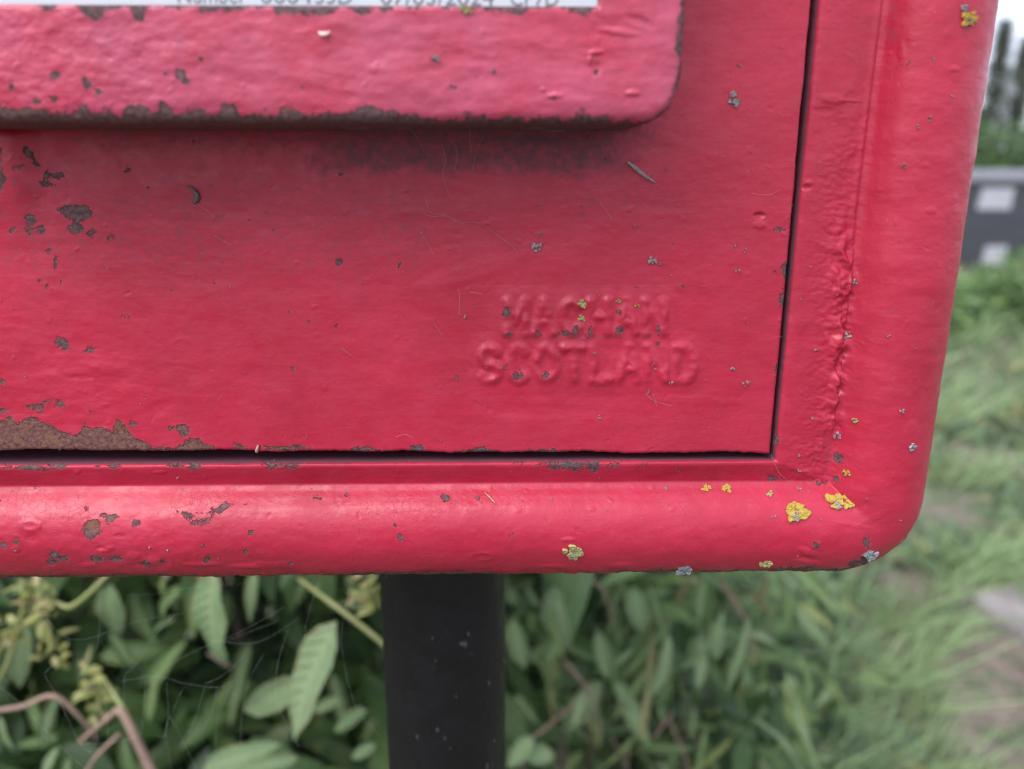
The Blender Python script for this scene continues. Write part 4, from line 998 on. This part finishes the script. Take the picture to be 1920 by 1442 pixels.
for i in range(3000):
    y = rg.uniform(.74, 1.7); xm = 0.58 * (y + .27) * 0.86; x = rg.uniform(-0.05, xm)
    zr = 1.3 - (y + .27) * 0.56                         # line of sight under the rim
    t = (x + .05) / max(xm + .05, .05)
    zt_ = min(1.2, zr + .22) * (1 - 0.75 * sstep(.45, 1.0, np.array(t)))
    z = rg.uniform(0.0, max(zt_, .15))
    if z < 0: continue
    b = np.array([x, y, z]); d = np.array([rg.uniform(-1, 1), rg.uniform(-1, .6), rg.uniform(-1, .6)]); d /= np.linalg.norm(d)
    its.append((b, b + d * rg.uniform(.05, .11), rg.uniform(.018, .04), rg.random() * .8, (rg.uniform(-.4, .4), -.3, .8)))
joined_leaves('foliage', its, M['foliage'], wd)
M['leaf_old'] = leaf_mat('leaf_yellowing', [(0, (0.20, 0.17, 0.08)), (0.5, (0.26, 0.24, 0.09)), (1, (0.24, 0.15, 0.10))])
for i in range(70):
    px, py = rg.uniform(950, 1480), rg.uniform(1050, 1480); y = rg.uniform(.46, .72); b = PU(px, py, y)
    d = Vector((rg.uniform(-.7, .7), rg.uniform(-.6, .3), rg.uniform(-1.4, -.2))).normalized()
    add_leaf(wd, b, b + d * rg.uniform(.07, .15), LEAFV[rg.choice([2, 4, 0])], rg.choice([M['leaf'], M['leaf_hero'], M['leaf'], M['leaf_old']]), rg.uniform(.28, .6), rg.uniform(-.9, .9), up=(rg.uniform(-.5, .5), -0.6, 0.7))
for i in range(90):
    px, py = rg.uniform(1230, 1620), rg.uniform(1070, 1480); y = rg.uniform(.75, 1.15); b = PU(px, py, y)
    if b.z < 0.02: continue
    d = Vector((rg.uniform(-1, 1), rg.uniform(-1.0, .3), rg.uniform(-1.0, .5))).normalized()
    add_leaf(wd, b, b + d * rg.uniform(.04, .08), LEAFV[rg.randrange(5)], M['leaf_hero'] if rg.random() < .2 else M['leaf'], rg.uniform(.6, 1.3), rg.uniform(-.7, .7), up=(rg.uniform(-.4, .4), -0.4, 0.9))
for a in [[(930, 1425), (1010, 1375), (1100, 1300)], [(1060, 1240), (1105, 1300), (1128, 1380)], [(1255, 1350), (1285, 1420), (1300, 1480)], [(1225, 1385), (1262, 1335)], [(1225, 1285), (1250, 1190)],
          [(1060, 1070), (1125, 1100), (1150, 1170)], [(1350, 1090), (1395, 1160), (1420, 1240)], [(1180, 1390), (1172, 1460), (1160, 1520)], [(1100, 1330), (1108, 1400), (1095, 1460)]]:
    y = rg.uniform(.44, .52); r = rg.uniform(.0014, .0032)
    stem(wd, [PU(x, yy, y + .03 * q) for q, (x, yy) in enumerate(a)], [r, r * .9, r * .7], M['stem_b'], 'dead_stalk')
for i in range(8):
    x, y = rg.uniform(.02, .3), rg.uniform(.6, 1.0)
    stem(wd, [(x, y, -.02), (x + rg.uniform(-.05, .05), y - .05, .3), (x + rg.uniform(-.1, .1), y - .1, .62)], [.005, .004, .002], M['stem_d'], n=4)

# ---- grass and herbage: stuff ---------------------------------------
rn = np.random.default_rng(12)
def scatter(n, y0, y1, t0, t1, pw=1.6):
    Y = y0 + (y1 - y0) * rn.random(n) ** pw; t = t0 + (t1 - t0) * rn.random(n); return Y * t, Y - 0.27
gx_, gy_ = scatter(26000, 1.05, 13.0, 0.10, 0.95, 1.9)
_x2, _y2 = scatter(14000, 0.7, 13.0, -1.3, 1.6, 1.7); gx_ = np.concatenate([gx_, _x2]); gy_ = np.concatenate([gy_, _y2])
dens = fbm(gx_ / .42, gy_ / .42, 71, 3) + 0.3 * fbm(gx_ / 1.8, gy_ / 1.8, 75, 2)
BARE = [(1860, 1330, 90), (1900, 1420, 110), (1790, 1260, 45), (1700, 1075, 45), (1800, 1000, 40), (1840, 830, 35), (1560, 1180, 35), (1640, 1420, 30), (1780, 940, 30)]
_gp = chart(np.stack([gx_, gy_, gy_ * 0], -1))
for bx_, by_, br_ in BARE: dens = dens - 0.75 * np.exp(-((_gp[0] - bx_) / br_) ** 2 - ((_gp[1] - by_) / (br_ * .6)) ** 2)
keep = (dens > -0.02) & ~(((gx_ - 2.28) / .62) ** 4 + ((gy_ - 1.74) / .15) ** 4 < 1)
gx_, gy_, dens = gx_[keep], gy_[keep], dens[keep]; n = len(gx_)
far = np.clip(gy_ / 6, 0, 1)
hgt = (0.05 + 0.12 * rn.random(n)) * (0.55 + 1.0 * np.clip(dens + .2, 0, .8)) * (1 + 0.7 * far)
az = rn.uniform(0, 2 * math.pi, n); lean = rn.uniform(.2, 1.5, n)
B = np.stack([gx_, gy_, np.full(n, -0.01)], -1); E_ = B + np.stack([np.cos(az) * lean, np.sin(az) * lean, np.ones(n)], -1) * hgt[:, None]
tint = np.clip(0.42 + 1.0 * dens + rn.normal(0, .22, n), 0, 1)
gi = list(zip(B, E_, (0.0045 + 0.006 * rn.random(n)) * (1 + 2.2 * far), tint, np.stack([np.sin(az), -np.cos(az), np.full(n, .3)], -1)))
M['grass'] = leaf_mat('grass_blades', [(0, (0.30, 0.245, 0.185)), (0.18, (0.26, 0.25, 0.15)), (0.4, (0.27, 0.35, 0.19)), (0.75, (0.31, 0.44, 0.22)), (1, (0.39, 0.50, 0.27))], True, 0.5, 0.3)
tag(joined_leaves('grass', gi, M['grass'], nl=3, prof=lambda t: 1 - .92 * t), 'rough green grass with dry patches beyond the post box', 'grass')
hx, hy = scatter(12000, 1.3, 13.5, 0.16, 0.95, 1.5)
dn = fbm(hx / .9, hy / .9, 81, 3) + 0.10 * np.clip((hy - 4) / 4, -1, 1)
keep = (dn > -0.05) & ~(((hx - 2.15) / .85) ** 2 + ((hy - 1.72) / .32) ** 2 < 1); hx, hy, dn = hx[keep], hy[keep], dn[keep]; n = len(hx)
hf = np.clip((hy - 2) / 6, 0, 1)
hz = rn.random(n) * (0.05 + 0.10 * np.clip(dn, 0, 1) + 0.35 * hf * np.clip(dn * 2, 0, 1))
B = np.stack([hx, hy, hz], -1); dd = rn.normal(size=(n, 3)); dd[:, 2] = np.abs(dd[:, 2]) * .6; dd /= np.linalg.norm(dd, axis=1, keepdims=True)
E_ = B + dd * (0.04 + 0.07 * rn.random(n))[:, None]
M['herb'] = leaf_mat('herb_leaves', [(0, (0.075, 0.125, 0.065)), (0.5, (0.125, 0.195, 0.10)), (0.85, (0.18, 0.255, 0.13)), (1, (0.30, 0.28, 0.12))], True)
tag(joined_leaves('ground_cover', list(zip(B, E_, 0.022 + .035 * rn.random(n), np.clip(.5 + .5 * dn + rn.normal(0, .32, n), 0, 1), np.tile([0.1, -.3, .9], (n, 1)))), M['herb']), 'low leafy weeds growing among the grass', 'weeds', kind='stuff')

# ---- bushes near the bin ---------------------------------------------
def bush(name, c, rx, ry, rz, n, label, tints, cat='bush', group=None, ll=.10, seed=0):
    rg = np.random.default_rng(seed); root = empty(name, (c[0], c[1], 0), label, cat, group)
    d = rg.normal(size=(n, 3)); d /= np.linalg.norm(d, axis=1, keepdims=True); q = rg.random(n) ** .45
    lump = 1 + 0.28 * fbm(d[:, 0] * 2.2 + seed, d[:, 2] * 2.2 + d[:, 1], 90 + seed, 3)
    B = np.array(c) + d * q[:, None] * lump[:, None] * np.array([rx, ry, rz]); B[:, 2] = np.maximum(B[:, 2], 0.02)
    dd = d * .6 + rg.normal(size=(n, 3)) * .6; dd /= np.linalg.norm(dd, axis=1, keepdims=True)
    joined_leaves('crown', list(zip(B, B + dd * (ll * (.6 + .8 * rg.random(n)))[:, None], ll * (.35 + .3 * rg.random(n)), np.clip(rg.normal(tints[0], tints[1], n), 0, 1), np.tile([0, -.2, .9], (n, 1)))), M['crown'], root, nl=3)
    for k in range(5):
        a = rg.uniform(0, 6.28)
        stem(root, [(c[0] + .05 * math.cos(a), c[1] + .05 * math.sin(a), -.02), (c[0] + rx * .3 * math.cos(a), c[1] + ry * .3 * math.sin(a), c[2] * .6), (c[0] + rx * .6 * math.cos(a), c[1] + ry * .6 * math.sin(a), c[2] + rz * .3)], [.03 * rz, .02 * rz, .008 * rz], M['stem_d'], n=3)
    return root
b1 = UG(1850, 600); bush('bramble_bush', (b1[0] - .3, b1[1], .14), .9, .5, .26, 1500, 'low bramble bush in the rough grass before the grey bin', (.5, .2), seed=1)
b2 = UG(1960, 620); bush('bramble_bush', (b2[0] + .1, b2[1], .28), .75, .5, .46, 1400, 'taller bramble bush at the right of the grey bin', (.62, .22), seed=2)
b3 = UG(1760, 640); bush('bramble_bush', (b3[0] - .5, b3[1], .2), .8, .5, .40, 1200, 'bramble bush close behind the right edge of the post box', (.55, .2), seed=3)

# ---- grey wheeled bin ------------------------------------------------
M['bin'] = plain('dark_grey_plastic', (0.058, 0.061, 0.074), (0.048, 0.051, 0.062), 6, 0.5)
M['lid'] = plain('mid_grey_lid', (0.13, 0.13, 0.145), (0.11, 0.11, 0.125), 6, 0.45)
M['label'] = plain('white_label', (0.46, 0.45, 0.50), (0.40, 0.39, 0.44), 9, 0.5)
M['rubber'] = plain('black_rubber', (0.02, 0.02, 0.02), (0.03, 0.03, 0.03), 20, 0.8)
bc = UG(1885, 520); bnx, bny = bc[0], bc[1] + 0.45
binr = empty('wheeled_bin', (bnx, bny, 0), 'dark grey wheeled refuse bin with lighter lid and white labels', 'bin')
def loc_box(name, x0, x1, y0, y1, z0, z1, mat, parent, bev=0.01): 
    return link(name, box_mesh(name, x0, x1, y0, y1, z0, z1, bev), mat, parent)
bm_ = [(-.56, -.36, .16), (.56, -.36, .16), (.56, .36, .16), (-.56, .36, .16), (-.69, -.44, 1.17), (.69, -.44, 1.17), (.69, .44, 1.17), (-.69, .44, 1.17)]
me = bpy.data.meshes.new('body'); me.from_pydata(bm_, [], [(3, 2, 1, 0), (0, 1, 5, 4), (1, 2, 6, 5), (2, 3, 7, 6), (3, 0, 4, 7), (4, 5, 6, 7)]); me.update()
link('body', me, M['bin'], binr)
loc_box('rim', -.73, .73, -.48, .48, 1.171, 1.215, M['lid'], binr, .012)
me = bpy.data.meshes.new('lid'); nn = 9; V = []
for i in range(nn):
    a = math.pi * i / (nn - 1)
    for x in (-.71, .71): V.append((x, -.46 * math.cos(a), 1.216 + .13 * math.sin(a)))
me.from_pydata(V, [], [(2 * i, 2 * i + 1, 2 * i + 3, 2 * i + 2) for i in range(nn - 1)] + [tuple(range(0, 2 * nn, 2)), tuple(range(1, 2 * nn, 2))[::-1]]); me.update()
link('lid', me, M['lid'], binr)
def bin_label(px0, px1, py0, py1):
    a, b = U(px0, py0, bny - .45), U(px1, py1, bny - .45)
    z0, z1 = b[2], a[2]; fy = lambda z: -.36 - .08 * (z - .16) / 1.01 - .006
    me = bpy.data.meshes.new('label'); x0, x1 = a[0] - bnx, b[0] - bnx
    V = [(x0, fy(z0), z0), (x1, fy(z0), z0), (x1, fy(z1), z1), (x0 + .02, fy(z1), z1)]
    V += [(x, y + .005, z) for x, y, z in V]
    me.from_pydata(V, [], [(0, 1, 2, 3), (4, 7, 6, 5)] + [(i, i + 4, (i + 1) % 4 + 4, (i + 1) % 4) for i in range(4)]); me.update(); link('sticker', me, M['label'], binr)
bin_label(1840, 1897, 352, 393); bin_label(1852, 1890, 462, 497)
for sx in (-1, 1):
    for sy in (-1, 1):
        V = []; nn = 14
        for xx in (-.025, .025):
            for rr_ in (.10, .085):
                for i in range(nn): V.append((sx * .48 + xx * (1 if rr_ == .10 else 1.2), sy * .28 + rr_ * math.cos(6.2832 * i / nn), .10 + rr_ * math.sin(6.2832 * i / nn)))
        F = []
        for i in range(nn):
            j = (i + 1) % nn; F += [(i, j, 2 * nn + j, 2 * nn + i), (i, nn + i, nn + j, j), (2 * nn + i, 2 * nn + j, 3 * nn + j, 3 * nn + i)]
        F += [tuple(range(nn, 2 * nn)), tuple(range(4 * nn - 1, 3 * nn - 1, -1))]
        me = bpy.data.meshes.new('wheel'); me.from_pydata(V, [], F); me.update(); link('wheel', me, M['rubber'], binr)
        loc_box('castor_bracket', sx * .48 - .035, sx * .48 + .035, sy * .28 - .04, sy * .28 + .04, .19, .22, M['lid'], binr, .004)

# ---- hedge and trees beyond ------------------------------------------
hb = UG(1900, 470); hY = 14.5
hc = U(1905, 250, hY)
for k_, (dx, dy, rx, rz, lb) in enumerate([(-1.6, .2, 1.6, 1.25, 'dark green hedge bush beyond the bin, nearest the post box edge'), (1.0, .0, 1.6, 1.15, 'dark green hedge bush directly behind the grey bin'), (3.8, .5, 1.8, 1.35, 'dark green hedge bush beyond the bin toward the right')]):
    bush('hedge_bush', (hc[0] + dx, hc[1] + dy, rz * 1.05), rx, .9, rz * 1.15, 4200, lb, (.42, .2), 'bush', 'hedge bushes beyond the bin', .16, 20 + k_)
def conifer(c, h, r, label, seed):
    rg = np.random.default_rng(seed); root = empty('conifer_tree', (c[0], c[1], 0), label, 'tree', 'conifers on the skyline')
    stem(root, [(c[0], c[1], -.05), (c[0], c[1], h * .5), (c[0] + .04, c[1], h * .97)], [.16, .09, .02], M['stem_d'], 'trunk', 4)
    n = 2200; t = rg.random(n) ** .75; a = rg.uniform(0, 6.283, n)
    rad = r * (1 - t) ** .8 * (0.70 + 0.28 * np.sin(t * 46 + a) + 0.9 * perlin(t * 7 + seed, a * .8, seed)) * rg.random(n) ** .4 + .03
    B = np.stack([c[0] + rad * np.cos(a), c[1] + rad * np.sin(a), .25 + t * (h - .25)], -1)
    dd = np.stack([np.cos(a), np.sin(a), rg.uniform(-.5, .9, n)], -1) + rg.normal(0, .3, (n, 3)); dd /= np.linalg.norm(dd, axis=1, keepdims=True)
    joined_leaves('crown', list(zip(B, B + dd * (.16 + .16 * rg.random(n))[:, None], .05 + .05 * rg.random(n), np.clip(rg.normal(.45, .18, n), 0, 1), np.tile([0, -.2, .9], (n, 1)))), M['needles'], root, nl=3)
c1 = U(1886, 40, 22.0); conifer((c1[0], c1[1]), c1[2], .50, 'slim conifer with its tip against the white sky above the bin', 31)
c2 = U(1928, 70, 23.0); conifer((c2[0], c2[1]), c2[2], .5, 'slim conifer at the right border of the photo above the bin', 32)
c3 = U(1835, 205, 21.0); conifer((c3[0], c3[1]), c3[2], .9, 'shorter conifer half hidden by the top right edge of the post box', 33)
c4 = U(2010, 20, 25.0); conifer((c4[0], c4[1]), c4[2], .7, 'conifer farthest to the right beyond the bin', 34)
